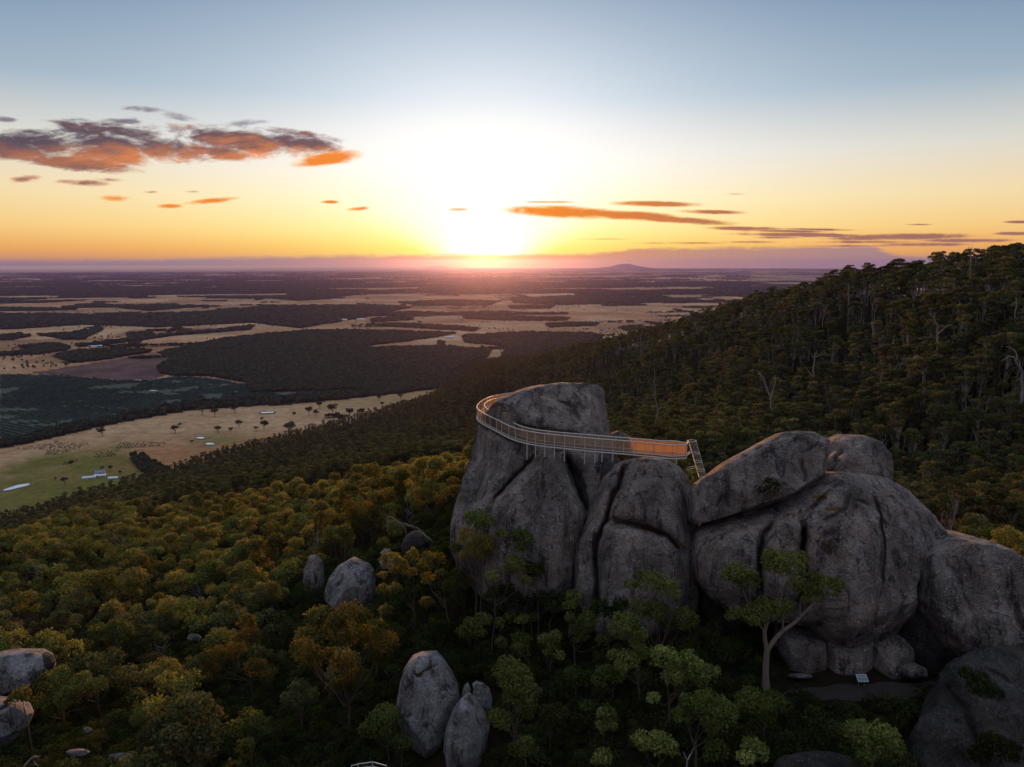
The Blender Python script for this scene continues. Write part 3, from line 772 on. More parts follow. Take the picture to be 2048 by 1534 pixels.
# --- the great cracked block
rock('granite_block',
  [(1384,1056),(1430,1030),(1480,1012),(1540,990),(1600,960),(1640,942),(1680,938),(1720,938),(1770,955),(1815,985),(1848,1022),(1866,1066),(1836,1080),(1800,1102),(1784,1150),(1782,1205),(1768,1248),(1744,1272),(1700,1281),(1650,1272),(1605,1250),(1575,1222),(1520,1216),(1450,1212),(1405,1182),(1382,1140),(1379,1100)],
  (1640,1110), 66.0, 7.5, 'huge cracked granite block at the heart of the boulder pile', 'rock', tilt=10, n=4.0, amp=0.36,
  regions=[([(1610,1060),(1640,1046),(1700,1030),(1760,1040),(1768,1100),(1764,1200),(1740,1262),(1690,1284),(1640,1270),(1600,1245),(1604,1150)], 0.9, 26),
           ([(1524,1130),(1528,1075),(1550,1040),(1580,1032),(1602,1050),(1604,1110),(1600,1200),(1522,1205)], 0.5, 16),
           ([(1384,1070),(1440,1062),(1500,1060),(1520,1080),(1516,1200),(1400,1200),(1378,1120)], 0.8, 30)],
  grooves=[([(1606,1042),(1608,1080),(1607,1150),(1603,1215)], 5, 2.4), ([(1548,1034),(1530,1065),(1520,1100),(1518,1160),(1522,1200)], 4.5, 1.4), ([(1745,990),(1760,1030),(1768,1080),(1766,1150),(1752,1215)], 3.2, 0.7),
           ([(1665,975),(1640,1000),(1610,1030)], 3.5, .8), ([(1710,1005),(1705,1025),(1712,1050)], 2.5, .4), ([(1385,1092),(1450,1062),(1520,1040)], 2.5, .3), ([(1700,1000),(1745,1010)], 3, .4),
           ([(1486,1090),(1484,1130)], 3, .4), ([(1640,1045),(1690,1020),(1700,985)], 3, .5), ([(1800,1020),(1806,1120)], 7, .4)],
  moss=[(1640,994,18,5), (1668,1018,16,4), (1600,1025,5,10), (1520,1020,10,3)], seed=4.0, th_n=640, s_n=190)
rock('granite_boulder',
  [(1378,985),(1390,966),(1420,944),(1460,917),(1500,894),(1540,874),(1580,866),(1615,868),(1645,882),(1656,905),(1652,935),(1640,952),(1610,972),(1565,998),(1520,1013),(1470,1028),(1420,1044),(1390,1051),(1380,1040)],
  (1515,965), 65.5, 4.6, 'long sloping granite boulder lying across the top left of the cracked block', tilt=26, n=3.4, amp=0.26,
  grooves=[([(1605,905),(1604,935),(1610,962)], 3, .7), ([(1398,965),(1395,1010)], 4, .45), ([(1585,892),(1560,930)], 4, .35), ([(1605,905),(1640,890)], 3, .5), ([(1460,935),(1450,960)], 3, .3)], seed=5.0, th_n=420, s_n=130)
rock('granite_boulder', [(1648,905),(1655,882),(1682,868),(1715,867),(1745,880),(1764,905),(1768,940),(1766,975),(1700,985),(1640,960)],
  (1708,925), 72.5, 4.2, 'rounded granite boulder perched behind the crest of the cracked block', tilt=14, n=2.5, amp=0.2, seed=6.0, th_n=260, s_n=80)
for k, (ol, ce, lab) in enumerate([([(1650,945),(1668,925),(1690,905),(1700,915),(1680,940),(1660,955)], (1674,932), 'thin granite flake leaning between the two top boulders'),
                              ([(1640,952),(1655,915),(1672,900),(1678,915),(1660,945)], (1659,928), 'second granite flake wedged beside the long sloping boulder')]):
    rock('granite_flake', ol, ce, 68.0, 0.8, lab, seed=ce[0] * .3, amp=0.08, th_n=80, s_n=24, group=None)
# --- row of footing blocks
foot = [([(1560,1262),(1600,1262),(1638,1268),(1641,1300),(1636,1340),(1615,1352),(1575,1340),(1555,1300)], (1600,1305), 'leftmost granite footing block under the cracked block'),
        ([(1643,1275),(1690,1282),(1738,1276),(1736,1320),(1730,1348),(1690,1353),(1652,1346),(1642,1320)], (1690,1315), 'squarish granite footing block right behind the info sign'),
        ([(1742,1285),(1765,1268),(1795,1266),(1812,1285),(1814,1320),(1805,1345),(1775,1358),(1748,1352),(1738,1325)], (1776,1312), 'egg shaped granite footing block right of the info sign')]
for k, (ol, ce, lab) in enumerate(foot):
    rock('granite_block', ol, ce, 61.2 - k * .3, 2.4, lab, 'boulder', seed=ce[0] * .1, amp=0.12, mat=M_GRAN, th_n=200, s_n=56, n=4.5, tilt=4, smooth_out=1)
rock('granite_block', [(1800,1220),(1840,1200),(1880,1230),(1905,1290),(1890,1345),(1840,1360),(1805,1330),(1795,1270)], (1850,1285), 62.5, 3.0, 'shadowed granite block deep in the gap left of the big right boulder', 'boulder', seed=33., amp=.2, mat=M_GRAN_DARK, th_n=160, s_n=44)  # dark colour stands for the shade inside the gap
rock('granite_block', [(1395,1175),(1440,1195),(1500,1205),(1500,1250),(1440,1262),(1400,1240)], (1445,1220), 66, 2.6, 'low shadowed granite block in the cleft left of the forked tree', 'boulder', seed=35., amp=.2, mat=M_GRAN_DARK, th_n=160, s_n=44)  # shade of the cleft put into the dark colour
rock('granite_boulder', [(1808,1335),(1830,1325),(1850,1335),(1852,1352),(1825,1360),(1808,1352)], (1830,1343), 58.3, .9, 'small granite boulder on the dark path beside the egg shaped block', seed=36., amp=.1, th_n=90, s_n=26)
# --- big right boulder
rock('granite_boulder',
  [(1826,1102),(1850,1082),(1885,1071),(1930,1073),(1980,1088),(2020,1112),(2060,1140),(2110,1180),(2130,1230),(2090,1280),(2040,1292),(1985,1303),(1940,1316),(1900,1323),(1880,1300),(1858,1262),(1840,1230),(1826,1195),(1825,1150)],
  (1950,1195), 62.0, 5.0, 'massive boulder at the right edge resting on dark bedrock', 'boulder', tilt=10, n=4.2, amp=0.34,
  grooves=[([(1880,1110),(1920,1170),(1950,1240)], 5, .35), ([(2030,1190),(2040,1250),(2048,1270)], 6, .8), ([(1985,1120),(1990,1180)], 7, .3)], seed=7.0, th_n=460, s_n=140)
rock('granite_bedrock',
  [(1850,1400),(1880,1352),(1925,1328),(1980,1310),(2050,1296),(2150,1300),(2300,1400),(2320,1600),(2100,1680),(1900,1650),(1830,1560),(1820,1470)],
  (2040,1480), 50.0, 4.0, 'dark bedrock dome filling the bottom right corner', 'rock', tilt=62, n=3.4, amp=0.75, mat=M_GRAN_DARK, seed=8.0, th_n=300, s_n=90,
  grooves=[([(1880,1360),(1930,1420),(1960,1500)], 6, .8), ([(1960,1330),(2030,1370)], 5, .5)])
rock('granite_bedrock',
  [(1530,1540),(1560,1512),(1610,1506),(1660,1508),(1700,1520),(1712,1550),(1690,1600),(1600,1640),(1530,1600),(1515,1540)],
  (1615,1580), 42.5, 1.0, 'flat lichen speckled bedrock patch at the bottom edge', 'rock', tilt=78, n=2.6, amp=0.35, mat=M_GRAN_DARK, seed=9.0, th_n=220, s_n=60)
# --- boulders standing in the bush
rock('granite_boulder',
  [(795,1400),(800,1365),(808,1338),(822,1315),(842,1305),(865,1304),(885,1320),(905,1345),(917,1375),(918,1400),(905,1440),(888,1480),(878,1520),(850,1530),(822,1515),(806,1470),(796,1435)],
  (856,1410), 57.5, 3.0, 'tall egg shaped pale boulder with a cracked cap', tilt=14, n=2.5, amp=0.14, mat=M_GRAN_BLUE,
  grooves=[([(815,1338),(835,1352),(848,1342),(878,1328)], 2.2, .45), ([(802,1350),(799,1430)], 3, .3)], moss=[(838,1350,11,6)], seed=10.0, th_n=320, s_n=100)
rock('granite_boulder', [(886,1500),(890,1455),(905,1420),(922,1398),(938,1388),(955,1402),(970,1428),(978,1455),(972,1500),(955,1550),(900,1560)],
  (930,1475), 53.5, 2.1, 'pointed pale boulder leaning on the right of the cracked cap boulder', tilt=16, n=2.4, amp=0.14, mat=M_GRAN_BLUE, seed=11.0, th_n=260, s_n=80)
rock('granite_boulder', [(858,1304),(872,1303),(886,1318),(892,1330),(884,1330),(870,1318)], (876,1316), 60, .8, 'thin granite sliver behind the cracked cap boulder', seed=12.0, amp=.06, mat=M_GRAN_BLUE, th_n=80, s_n=24)
rock('granite_boulder', [(946,1385),(952,1368),(965,1367),(978,1380),(984,1400),(982,1425),(970,1425),(955,1405)], (966,1398), 57.5, 1.0, 'small rounded boulder just right of the pointed pale boulder', seed=13.0, amp=.08, mat=M_GRAN_BLUE, th_n=120, s_n=36)
rock('granite_boulder', [(944,1368),(952,1363),(962,1366),(962,1376),(948,1378)], (953,1371), 58.5, .5, 'tiny dark boulder capping the gap above the pointed boulder', seed=14.0, amp=.05, mat=M_GRAN_BLUE, th_n=60, s_n=20)
rock('granite_boulder', [(920,1395),(928,1372),(936,1365),(942,1378),(938,1398),(925,1405)], (932,1385), 58, .6, 'narrow bluish rock splinter between the two pale boulders', seed=14.5, amp=.05, mat=M_GRAN_BLUE, th_n=60, s_n=20)
rock('granite_boulder', [(652,1180),(660,1152),(678,1130),(705,1115),(735,1128),(755,1155),(758,1195),(745,1222),(700,1232),(662,1225),(652,1205)],
  (705,1175), 97, 3.6, 'big pale dome shaped boulder among the bushes left of the monolith', tilt=12, n=2.5, amp=0.16, mat=M_GRAN_BLUE, seed=15.0, grooves=[([(742,1140),(748,1175)], 2, .3)], th_n=280, s_n=90)
rock('granite_pillar', [(615,1125),(620,1110),(632,1110),(643,1122),(646,1140),(648,1165),(650,1190),(608,1190),(606,1140)], (628,1155), 107, 1.6,
  'narrow standing stone left of the pale dome shaped boulder', 'rock', seed=16.0, amp=0.12, mat=M_GRAN, n=3.2, grooves=[([(628,1138),(632,1160),(628,1185)], 1.6, .5), ([(607,1138),(622,1136)], 1.4, .4)], th_n=180, s_n=50)
rock('granite_boulder', [(760,1105),(770,1096),(782,1098),(785,1110),(768,1118)], (772,1107), 100, 1.0, 'small tilted boulder above right of the pale dome boulder', seed=17.0, amp=.08, th_n=90, s_n=26)
rock('granite_boulder', [(758,1122),(772,1112),(790,1110),(802,1122),(798,1136),(765,1138)], (780,1125), 97, 1.3, 'squat boulder half hidden behind orange leaves', seed=18.0, amp=.08, th_n=90, s_n=26)
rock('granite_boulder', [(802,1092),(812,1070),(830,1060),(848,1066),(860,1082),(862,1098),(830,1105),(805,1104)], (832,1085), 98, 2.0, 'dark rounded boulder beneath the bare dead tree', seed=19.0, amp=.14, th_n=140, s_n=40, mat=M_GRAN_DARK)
rock('granite_boulder', [(-80,1370),(-60,1330),(-10,1308),(30,1301),(75,1300),(92,1312),(98,1335),(85,1365),(60,1385),(25,1400),(-30,1410),(-70,1400)],
  (10,1352), 66, 3.4, 'large mottled boulder cut by the left edge of the picture', tilt=18, n=2.6, amp=0.2, mat=M_GRAN_BLUE, seed=20.0, th_n=260, s_n=80)
rock('granite_boulder', [(88,1304),(102,1310),(108,1325),(100,1345),(88,1340)], (97,1325), 66.5, .8, 'small dark knob on the right side of the mottled boulder', seed=21.0, amp=.06, mat=M_GRAN_DARK, th_n=80, s_n=24)
rock('granite_boulder', [(-90,1420),(-20,1395),(20,1398),(42,1408),(52,1430),(40,1460),(10,1490),(-40,1500),(-90,1480)], (-15,1445), 54.5, 2.6, 'cracked low boulder below the mottled boulder at the left edge', tilt=24, seed=22.0, amp=.16, mat=M_GRAN_BLUE,
  grooves=[([(-40,1412),(0,1418),(30,1402)], 2.2, .5)], th_n=200, s_n=60)
for k, (x_, y_, rx, ry, yd, lab) in enumerate([(388,1276, 14, 9, 95, 'small dark rock peeping out of the bushes in the left middle'), (175,1460, 9, 7, 58, 'little pale rock among dead sticks near the bottom left'), (240,1515, 26, 9, 52, 'flat grey rock slab at the bottom edge left of centre'),
                                          (155,1505, 22, 8, 53, 'flat rock slab near the fallen grey branch'), (1600,1352, 24, 6, 58.5, 'low rounded stone in front of the footing blocks')]):
    rock('granite_boulder', [(x_ + rx * math.cos(a), y_ + ry * math.sin(a)) for a in np.linspace(0, 6.28, 12)[:-1]], (x_, y_), yd, rx / F * yd * .8, lab, seed=50. + k, amp=.06, mat=M_GRAN_BLUE, th_n=80, s_n=24, tilt=30)
# ------------------------------------------------------------------ vegetation
M_LEAF = leaf_mat('gum_leaves', (0.046, 0.058, 0.015), (0.180, 0.180, 0.048), 0.44, dry=(0.21, 0.15, 0.035))
M_LEAF_GREEN = leaf_mat('green_gum_leaves', (0.060, 0.080, 0.018), (0.20, 0.215, 0.048), 0.32, dry=(0.11, 0.095, 0.025))
M_LEAF_WARM = leaf_mat('russet_gum_leaves', (0.060, 0.062, 0.015), (0.235, 0.195, 0.046), 0.47, dry=(0.25, 0.155, 0.03))
M_LEAF_KARRI = leaf_mat('tall_gum_leaves', (0.030, 0.038, 0.014), (0.130, 0.124, 0.046), 0.34, dry=(0.10, 0.075, 0.028))
M_LEAF_VALLEY = leaf_mat('valley_gum_leaves', (0.024, 0.033, 0.014), (0.135, 0.130, 0.048), 0.28, dry=(0.08, 0.055, 0.02))
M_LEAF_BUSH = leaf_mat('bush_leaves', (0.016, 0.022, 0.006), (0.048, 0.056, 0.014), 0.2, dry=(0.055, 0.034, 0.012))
M_LEAF_FAR = leaf_mat('woodland_leaves', (0.034, 0.046, 0.032), (0.082, 0.096, 0.062), 0.10, dry=(0.04, 0.038, 0.02))
M_LEAF_TEAL = leaf_mat('blue_gum_leaves', (0.030, 0.062, 0.058), (0.065, 0.115, 0.102), 0.15, dry=(0.03, 0.05, 0.045))
M_BARK = simple('gum_bark', (0.085, 0.062, 0.048), 0.9, 0, 0.35, 1.4)
M_BARK_PALE = simple('pale_gum_bark', (0.28, 0.25, 0.22), 0.85, 0, 0.35, 1.2)
M_BARK_MID = simple('smooth_gum_bark', (0.17, 0.14, 0.115), 0.85, 0, 0.4, 1.5)
M_DEAD = simple('weathered_dead_wood', (0.20, 0.18, 0.17), 0.9, 0, 0.35, 0.8)
M_DEAD_DARK = simple('grey_dead_wood', (0.17, 0.15, 0.14), 0.9, 0, 0.35, 0.8)

def leafcloud(lobes, n_per_m2, size, rg, low=-0.45, width=0.45, flat=0.55):
    """leaf sprays on uneven domes; lobes = (x, y, z, rx, rz)"""
    VV = []; TT = []
    for (cx, cy, cz, rx, rz) in lobes:
        n = max(8, int(n_per_m2 * 2 * math.pi * rx * (rx + rz) * 0.8))
        u = rg.uniform(low, 1, n); a = rg.uniform(0, 2 * math.pi, n)
        q = np.sqrt(1 - u * u); D = np.stack([q * np.cos(a), q * np.sin(a), u], -1)
        k = rg.uniform(0, 99)
        bump = 1 + 0.42 * fbm(D * 2.1 + k, 2) * 2
        rad = (1 - 0.42 * rg.random(n) ** 2.0) * bump
        P = np.array([cx, cy, cz]) + D * rad[:, None] * np.array([rx, rx, rz])
        nrm = D * flat + rg.normal(0, 0.5, (n, 3)); nrm /= np.linalg.norm(nrm, axis=1, keepdims=True)
        t = np.cross(nrm, rg.normal(0, 1, (n, 3))); t /= np.linalg.norm(t, axis=1, keepdims=True) + 1e-9
        b = np.cross(nrm, t)
        L = size * rg.uniform(0.6, 1.35, n)[:, None]
        q4 = np.stack([P - t * L * .5, P + b * L * width * .5 + t * L * rg.uniform(-.1, .2), P + t * L * .5, P - b * L * width * .5], 1)
        VV.append(q4.reshape(-1, 3))
        tv = np.clip(rg.normal(0.42, 0.22, n) + 0.2 * rg.normal() + .14 * u, 0, 1)  # lighter on lobe tops: new growth plus shading put into the tint
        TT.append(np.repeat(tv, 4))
    V = np.concatenate(VV); T = np.concatenate(TT)
    Q = np.arange(len(V)).reshape(-1, 4)
    return V, Q, T
def tubes(paths, sides=6):
    """paths = list of (points (n,3), radii (n,))"""
    VV = []; QQ = []; off = 0
    for P, r in paths:
        P = np.asarray(P, float); n = len(P)
        T = np.gradient(P, axis=0); T /= np.linalg.norm(T, axis=1, keepdims=True) + 1e-9
        ref = np.array([0.31, 0.95, 0.05]); 
        A_ = np.cross(T, ref); A_ /= np.linalg.norm(A_, axis=1, keepdims=True) + 1e-9
        B_ = np.cross(T, A_)
        a = np.linspace(0, 2 * math.pi, sides, endpoint=False)
        ring = P[:, None] + (np.cos(a)[None, :, None] * A_[:, None] + np.sin(a)[None, :, None] * B_[:, None]) * np.asarray(r)[:, None, None]
        VV.append(ring.reshape(-1, 3))
        i = np.arange(n - 1)[:, None] * sides; j = np.arange(sides); jn = (j + 1) % sides
        QQ.append((np.stack([i + j, i + jn, i + sides + jn, i + sides + j], -1).reshape(-1, 4)) + off)
        QQ.append(np.array([[off + (n - 1) * sides + k for k in (0, 1, 2, 3)]]) if sides == 4 else np.zeros((0, 4), int))
        off += n * sides
    return np.concatenate(VV), np.concatenate(QQ)
def curve(a, b, rg, bend=0.12, n=6, sag=0.0):
    a = np.array(a, float); b = np.array(b, float); L = np.linalg.norm(b - a)
    t = np.linspace(0, 1, n)[:, None]
    off = rg.normal(0, bend * L, 3)
    P = a + (b - a) * t + off * (t * (1 - t) * 2) + rg.normal(0, bend * L * 0.12, (n, 3)) * (t * (1 - t) * 4)
    P[:, 2] -= sag * L * np.sin(t[:, 0] * math.pi)
    return P
def skeleton(base, fork, lobes, r0, rg):
    """trunk up to the fork, then a limb to every lobe with twigs"""
    base = np.array(base, float); fork = np.array(fork, float)
    paths = []
    tr = curve(base, fork, rg, 0.05, 8)
    paths.append((tr, np.linspace(r0, r0 * 0.68, 8) * np.array([1.35] + [1] * 7)))
    lob = sorted(lobes, key=lambda l: l[2])
    for l in lob:
        c = np.array(l[:3], float)
        k = rg.integers(5, 8); st = tr[k]
        if c[2] < fork[2] + 0.3: st = tr[4]
        P = curve(st, c - [0, 0, l[4] * 0.25], rg, 0.11, 7, sag=0.10)
        ra = r0 * rg.uniform(0.34, 0.5)
        paths.append((P, np.linspace(ra, ra * 0.3, 7)))
        for q in range(3):
            e = c + rg.normal(0, 0.45, 3) * [l[3], l[3], l[4]]
            paths.append((curve(P[4], e, rg, 0.1, 4), np.linspace(ra * 0.4, ra * 0.1, 4)))
    return tubes(paths, 6)
def make_tree(name, base, tv, tq, cv, cq, ct, bark, leaf, label, cat='tree', group=None):
    base = np.array(base, float)
    root = empty(name, base); tag(root, label, cat, group)
    if tv is not None: link('trunk', mesh_np('trunk', tv - base, tq, True, bark), root)
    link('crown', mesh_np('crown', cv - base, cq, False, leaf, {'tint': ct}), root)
    return root
def ground_hit(px, py, extra=0.0):
    """where the ray through a pixel meets the ground (plus extra height)"""
    d = ray(px, py); s = np.geomspace(30, 60000, 2600)
    P = CAM + d * s[:, None]
    hz = H(P[:, 0], P[:, 1]) + extra
    k = np.argmax(P[:, 2] < hz)
    return P[k] if P[k, 2] < hz[k] else P[-1]

# ---- individually traced gum trees: base, fork, lobes (pixel x, y, radius), leaf, label
HERO = [
 ((1532,1375),(1534,1296),[(1469,1147,26),(1496,1164,27),(1552,1124,30),(1583,1130,34),(1597,1170,20),(1649,1174,32),(1624,1190,22),(1531,1220,30),(1512,1234,26),(1471,1229,18),(1565,1215,22)],'G','large pale trunked gum tree with a forked trunk in front of the cracked block',1.5,.20),
 ((1322,1335),(1320,1295),[(1302,1166,28),(1335,1175,25),(1261,1169,13),(1278,1213,18),(1314,1222,26),(1367,1234,26),(1338,1248,22),(1350,1190,15)],'G','airy green gum tree whose crown covers the foot of the split tower',1,.11),
 ((1276,1425),(1272,1345),[(1250,1252,32),(1272,1270,24),(1227,1311,15),(1255,1322,24),(1280,1308,20)],'G','slender two stemmed gum tree left of the tree below the split tower',1,.10),
 ((1338,1468),(1338,1395),[(1326,1314,28),(1376,1317,19),(1349,1352,26),(1308,1394,13),(1385,1342,24),(1418,1346,20),(1402,1360,16)],'G','spreading gum tree with a curved limb in the dark hollow left of the forked tree',1,.11),
 ((1394,1568),(1392,1480),[(1376,1405,20),(1411,1408,32),(1444,1424,32),(1367,1432,24),(1432,1500,24),(1425,1450,24)],'G','dense round crowned gum tree at the bottom below the forked tree',1,.11),
 ((1318,1580),(1316,1530),[(1320,1488,28),(1282,1482,20),(1342,1496,18)],'G','low bushy gum at the bottom edge left of the round crowned one',1,.09),
 ((1207,1500),(1207,1462),[(1213,1432,22),(1203,1454,13),(1225,1452,11)],'G','small single stemmed gum with a compact top near the bottom centre right',1,.07),
 ((1204,1565),(1204,1535),[(1204,1516,19)],'G','tiny round gum at the bottom edge under the compact one',1,.06),
 ((1530,1500),(1528,1462),[(1504,1403,30),(1545,1406,26),(1524,1426,26),(1484,1412,16)],'G','broad low gum tree in front of the path below the forked tree',1,.09),
 ((1510,1580),(1510,1535),[(1509,1503,28),(1490,1516,16)],'G','bushy green gum at the bottom edge beside the flat bedrock patch',1,.08),
 ((1745,1570),(1745,1515),[(1716,1468,28),(1768,1472,30),(1745,1490,34),(1790,1490,18)],'G','bright green gum at the bottom edge left of the dark bedrock dome',1,.09),
 ((1955,1455),(1954,1415),[(1933,1348,16),(1962,1375,28),(1987,1386,17)],'B','thin dark sapling standing in front of the dark bedrock dome',.6,.05),
 ((1975,1580),(1975,1535),[(1987,1493,32),(2014,1502,24),(1960,1510,20)],'B','dark leafy gum in the bottom right corner on the bedrock',.8,.07),
 ((955,1225),(954,1160),[(937,1074,22),(973,1086,21),(951,1100,24),(931,1112,15),(965,1104,16)],'W','tall gum with an orange tipped crown against the left foot of the monolith',1,.10),
 ((962,1100),(960,1075),[(956,1040,24),(940,1034,13),(975,1042,13)],'G','dark round gum crown pressed against the left foot of the monolith',.8,.08),
 ((978,1225),(990,1195),[(1030,1126,22),(1050,1163,13),(985,1150,14),(1018,1140,12)],'G','leaning gum with one round crown held out to the right on a long limb',1,.09),
 ((1046,1125),(1044,1105),[(1037,1071,18),(1056,1079,14),(1044,1092,15),(1004,1069,12)],'G','dark small gum growing against the middle of the monolith',.8,.06),
 ((911,1275),(890,1195),[(858,1122,20),(876,1117,14),(857,1158,14),(909,1096,12),(845,1135,12)],'W','leaning gum with orange lit leaf tips left of the round crowned leaning gum',1,.09),
 ((831,1268),(826,1200),[(782,1122,20),(803,1136,17),(824,1112,15),(822,1146,12),(790,1140,12)],'W','thin trunked russet gum beside the squat half hidden boulder',1,.08),
 ((847,1265),(850,1232),[(853,1204,14)],'W','lollipop shaped sapling with one orange tipped tuft',1,.05),
 ((780,1285),(778,1240),[(770,1220,14),(792,1177,14),(766,1178,13),(765,1150,9)],'W','russet sapling right beside the pale dome boulder',1,.06),
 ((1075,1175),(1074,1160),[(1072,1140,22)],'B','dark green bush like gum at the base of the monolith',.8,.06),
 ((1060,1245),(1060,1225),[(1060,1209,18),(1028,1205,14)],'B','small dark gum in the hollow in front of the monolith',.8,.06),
 ((1150,1330),(1148,1290),[(1149,1197,18),(1139,1211,12),(1139,1235,12),(1179,1232,20),(1169,1248,20),(1202,1280,14),(1164,1268,18),(1150,1260,12)],'G','tall stacked gum with pale yellow green tufts in front of the tower gap',1,.09),
 ((1045,1295),(1044,1262),[(1018,1235,15),(1047,1238,13),(1070,1235,12),(998,1245,11)],'G','low row of pale tufts on a small gum in the hollow',1,.06),
 ((1060,1360),(1058,1320),[(1040,1278,18),(1042,1300,20),(1003,1284,13)],'G','upright pale gum left of its twin in the central hollow',1,.07),
 ((1098,1360),(1100,1330),[(1087,1277,12),(1110,1273,15),(1107,1294,15),(1120,1310,12),(1096,1305,10)],'G','upright pale gum right of its twin in the central hollow',1,.07),
 ((701,1462),(700,1400),[(699,1236,34),(672,1244,22),(710,1272,28),(769,1284,24),(606,1302,28),(689,1327,20),(762,1313,24),(717,1358,28),(678,1376,22),(655,1308,14),(630,1320,16),(740,1262,16)],'W','largest spreading gum left of the cracked cap boulder with many stacked tufts',1.6,.14),
 ((779,1525),(776,1485),[(769,1436,32),(737,1460,20),(778,1466,20)],'G','olive gum touching the lower left of the cracked cap boulder',1,.09),
 ((804,1560),(804,1515),[(804,1487,22)],'B','small dark gum under the cracked cap boulder at the bottom edge',1,.06),
 ((1030,1545),(1028,1450),[(1016,1340,30),(1038,1362,34),(1058,1384,22),(1026,1388,22),(995,1436,24),(1054,1414,22),(1005,1360,14)],'G','tall drooping gum right of the pointed pale boulder',1.3,.12),
 ((1100,1505),(1100,1470),[(1106,1428,24),(1094,1446,17)],'B','dim rounded gum right of the tall drooping gum',1,.07),
 ((1051,1560),(1051,1520),[(1051,1494,24),(1030,1500,14)],'G','low olive gum at the bottom edge right of the pointed pale boulder',1,.07),
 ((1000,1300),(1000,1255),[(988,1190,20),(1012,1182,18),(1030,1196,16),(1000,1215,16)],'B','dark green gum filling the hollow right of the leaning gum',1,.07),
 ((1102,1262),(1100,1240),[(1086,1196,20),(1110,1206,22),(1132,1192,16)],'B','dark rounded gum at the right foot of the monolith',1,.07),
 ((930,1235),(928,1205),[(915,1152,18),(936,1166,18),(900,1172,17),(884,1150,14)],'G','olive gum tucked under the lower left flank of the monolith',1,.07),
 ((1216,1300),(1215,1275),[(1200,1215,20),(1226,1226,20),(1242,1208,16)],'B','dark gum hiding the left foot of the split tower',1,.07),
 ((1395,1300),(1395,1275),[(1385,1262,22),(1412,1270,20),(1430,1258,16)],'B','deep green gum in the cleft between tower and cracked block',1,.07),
 ((960,1330),(958,1290),[(945,1248,18),(968,1240,17),(955,1266,17),(925,1262,14)],'G','small olive gum in the dark hollow above the cracked cap boulder',1,.07),
 ((880,1345),(880,1300),[(868,1252,17),(892,1258,16),(905,1275,14)],'B','dim gum standing behind the top of the cracked cap boulder',1,.07),
 ((1225,1400),(1225,1375),[(1212,1345,20),(1235,1352,18),(1196,1360,15)],'G','low olive gum in the middle of the dark hollow',1,.07),
 ((1152,1402),(1152,1375),[(1152,1352,22),(1140,1345,12)],'G','small umbrella shaped gum in the dark middle of the bottom half',1,.07),
 ((124,1438),(126,1412),[(87,1364,24),(118,1357,24),(160,1368,24),(195,1369,17),(132,1390,22),(80,1404,18)],'G','wide flat topped gum beside the mottled boulder at the left',1.2,.10),
 ((56,1442),(48,1415),[(42,1389,18),(28,1398,12)],'W','small orange tinged gum in front of the mottled boulder at the left',1,.07),
 ((505,1402),(500,1355),[(501,1270,24),(494,1243,18),(432,1312,24),(418,1345,22),(512,1334,22),(470,1300,20),(535,1350,16)],'W','loose golden topped gum left of the largest spreading gum',1.6,.11),
 ((740,1105),(742,1060),[(768,965,20),(745,940,18),(700,985,24),(730,1025,28),(690,1012,20),(658,1040,24),(712,1048,22),(752,995,14)],'W','tall dark orange gum rising highest left of the monolith',2.2,.20),
 ((862,1065),(866,1030),[(848,990,18),(880,1000,13),(905,962,11),(838,1012,16),(893,985,12),(868,975,12)],'W','orange topped gum just left of the upper flank of the monolith',1.6,.14),
 ((560,1120),(562,1095),[(545,1060,22),(575,1068,22),(560,1085,18),(600,1080,16)],'W','round orange gum clump between the standing stone and the dark valley',2,.14),
 ((1895,1115),(1896,1085),[(1893,1040,18),(1880,1052,15),(1910,1058,14)],'W','orange lit gum showing just behind the big right boulder',1.6,.12),
 ((2020,1170),(2022,1130),[(2010,1075,22),(2038,1085,24),(2040,1110,20),(1985,1095,18)],'W','orange lit gum at the right edge behind the big right boulder',1.6,.12),
]
MATS = {'G': M_LEAF_GREEN, 'W': M_LEAF_WARM, 'B': M_LEAF_BUSH, 'O': M_LEAF}
HERO_DISC = []
ALLBVH = [BVHTree.FromPolygons([tuple(v) for v in V_], [tuple(int(k) for k in q) for q in Q_]) for (V_, Q_, _a, _b) in ROCKS if len(V_) > 20000]
def rock_y(px, py):
    d = Vector(ray(px, py)); best = None
    for t_ in ALLBVH:
        h = t_.ray_cast(Vector(CAM), d)
        if h[0] is not None: best = h[0].y if best is None else min(best, h[0].y)
    return best
